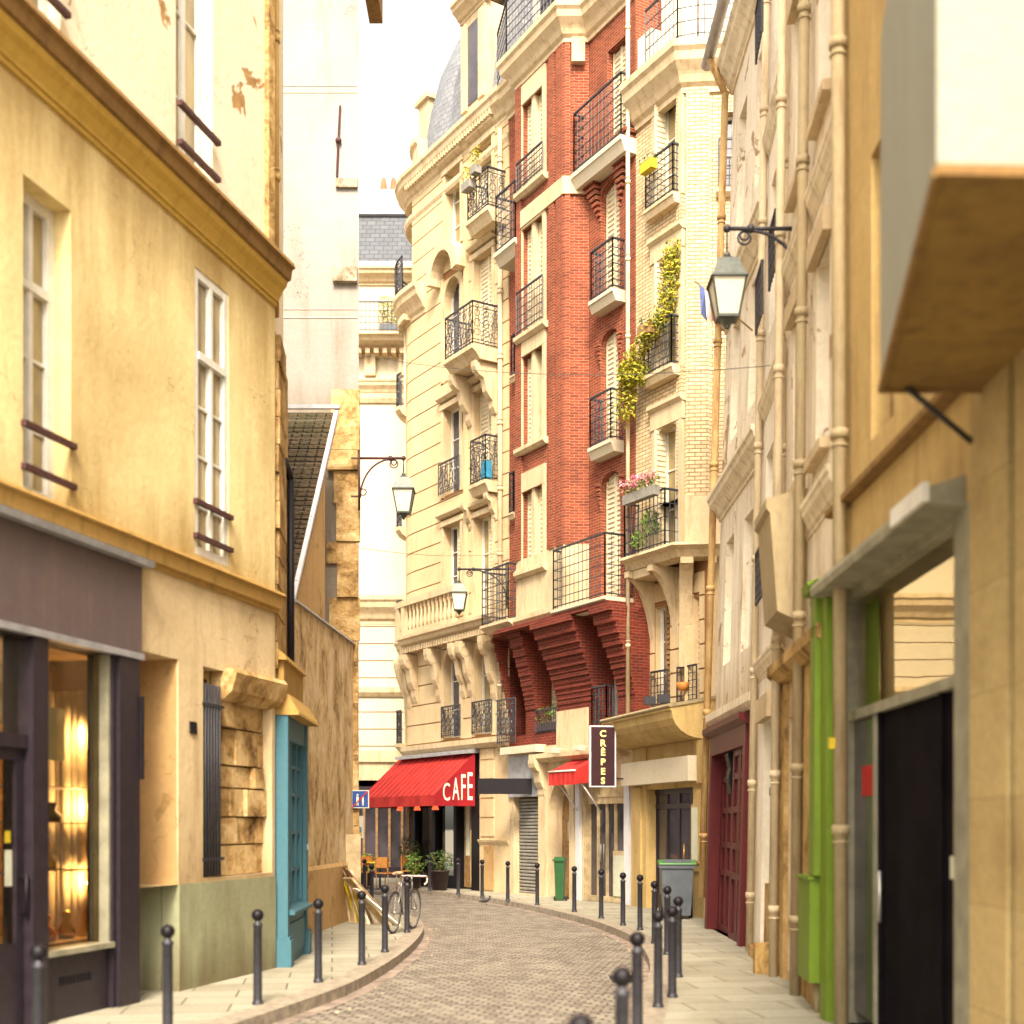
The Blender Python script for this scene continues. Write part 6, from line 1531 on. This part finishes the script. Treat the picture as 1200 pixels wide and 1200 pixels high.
tag(b.build('blue_bag', 'bluecloth', None, FE.m(FE.u(574,.2),10.55,.3)), 'bright blue cloth bundle on the third floor balcony', 'bag')
flowerbox(FD, hw[0]+.1, hw[1]-.05, FD.z(490,893)+.4, .05, .25, 'small green plant in the distant window behind the cafe building', 'planter', 'leaf', None, .4, 120)
b = MB(); q = hs2[1]; b.lathe(GA.m((q[0]+q[1])/2, 4.5, -.2), [(0,0),(.1,0),(.14,.16),(0,.15)], 10); tag(b.build('hanging_basket', 'orange', None, GA.m((q[0]+q[1])/2,4.5,-.2)), 'orange basket hung on the low railing of the cream brick building', 'basket')
for i, u in enumerate((.62, 1.12)):
    b = MB(); p = GA.m(u, 4.05, -.1); b.beam(p, p+V((-.12,-.1,.22)), .012, n=6); b.box(Fr((p.x-.28,p.y-.12),(p.x-.02,p.y-.12)), 0, .24, 4.25, 4.42, -.08, .06)
    tag(b.build('spotlight', 'iron', None, tuple(p)), ('left','right')[i]+' one of two dark floodlights above the cream shop canopy', 'floodlight', 'floodlights above the shop canopy')
# ---- flag near the lamp
Ff = Fr((3.28,18.3),(3.50,18.3)); t = thing('flag', 'small faded blue white red flag on a short pole below the lamp', 'flag', (3.3,18.3,9.0))
zc_ = 9.2
b = MB(); b.beam((3.45,18.35,zc_-.4), (2.60,18.2,zc_+.25), .012, n=6); b.build('pole', 'wood', t)
for i, mm in enumerate(('flagb','flagw','flagr')):
    b = MB(); x0 = 2.66+.08*i; P = [V((x0,18.2,zc_+.2-.07*i)), V((x0+.09,18.21,zc_+.13-.07*i)), V((x0+.12,18.26,zc_-.30-.04*i)), V((x0+.02,18.16,zc_-.24-.04*i))]
    quadslab(b, P, .006); b.build('cloth', mm, t)
# ---- overhead wires
def wire(p, q, sag, lab, r_=.006):
    p, q = V(p), V(q); b = MB(); pts = [p.lerp(q, i/16)+V((0,0,-sag*4*(i/16)*(1-i/16))) for i in range(17)]
    for a, c_ in zip(pts, pts[1:]): b.beam(a, c_, r_, n=4)
    tag(b.build('overhead_wire', 'greeniron', None, tuple(p)), lab, 'wire')
wire((-2.84,23.7,EYE+(HY-415)*23.7/1500), (3.5,15.5,EYE+(HY-425)*15.5/1500), .25, 'thin wire across the street just above the tiled roof')
wire((-2.84,23.7,EYE+(HY-642)*23.7/1500), FE.m(LE-.2, 8.6, .1), .1, 'thin wire sagging from the gable towards the lower cafe facade')

random.seed(77)
g_ = V((1.35, 15.2, ROAD+.006)); b = MB(); Fg = Fr((1.2,14.9),(1.5,14.9))
for i in range(7): b.box(Fg, i*.045, i*.045+.022, ROAD+.004, ROAD+.018, 0, -.5)
b.box(Fg, -.03, 0, ROAD+.004, ROAD+.02, .03, -.53); b.box(Fg, .3, .33, ROAD+.004, ROAD+.02, .03, -.53); b.box(Fg, 0, .3, ROAD+.004, ROAD+.019, .03, 0); b.box(Fg, 0, .3, ROAD+.004, ROAD+.019, -.5, -.53)
struct(b.build('drain_grate', 'iron'))
b = MB()
for i in range(160):
    P_ = random.choice(right_curb[6:60]) if i % 2 else random.choice(left_curb[4:60])
    b.leaves((P_[0]+random.uniform(-.35,.0)*(1 if i % 2 else -1), P_[1]+random.uniform(-.3,.3), ROAD+.012), (.02,.02,.002), 1, random.uniform(.012,.03))
o = b.build('gutter_litter', 'paleboard'); o['kind'] = 'stuff'; o['label'] = 'small dry leaves and bits of litter lying along the kerbs'; o['category'] = 'litter'
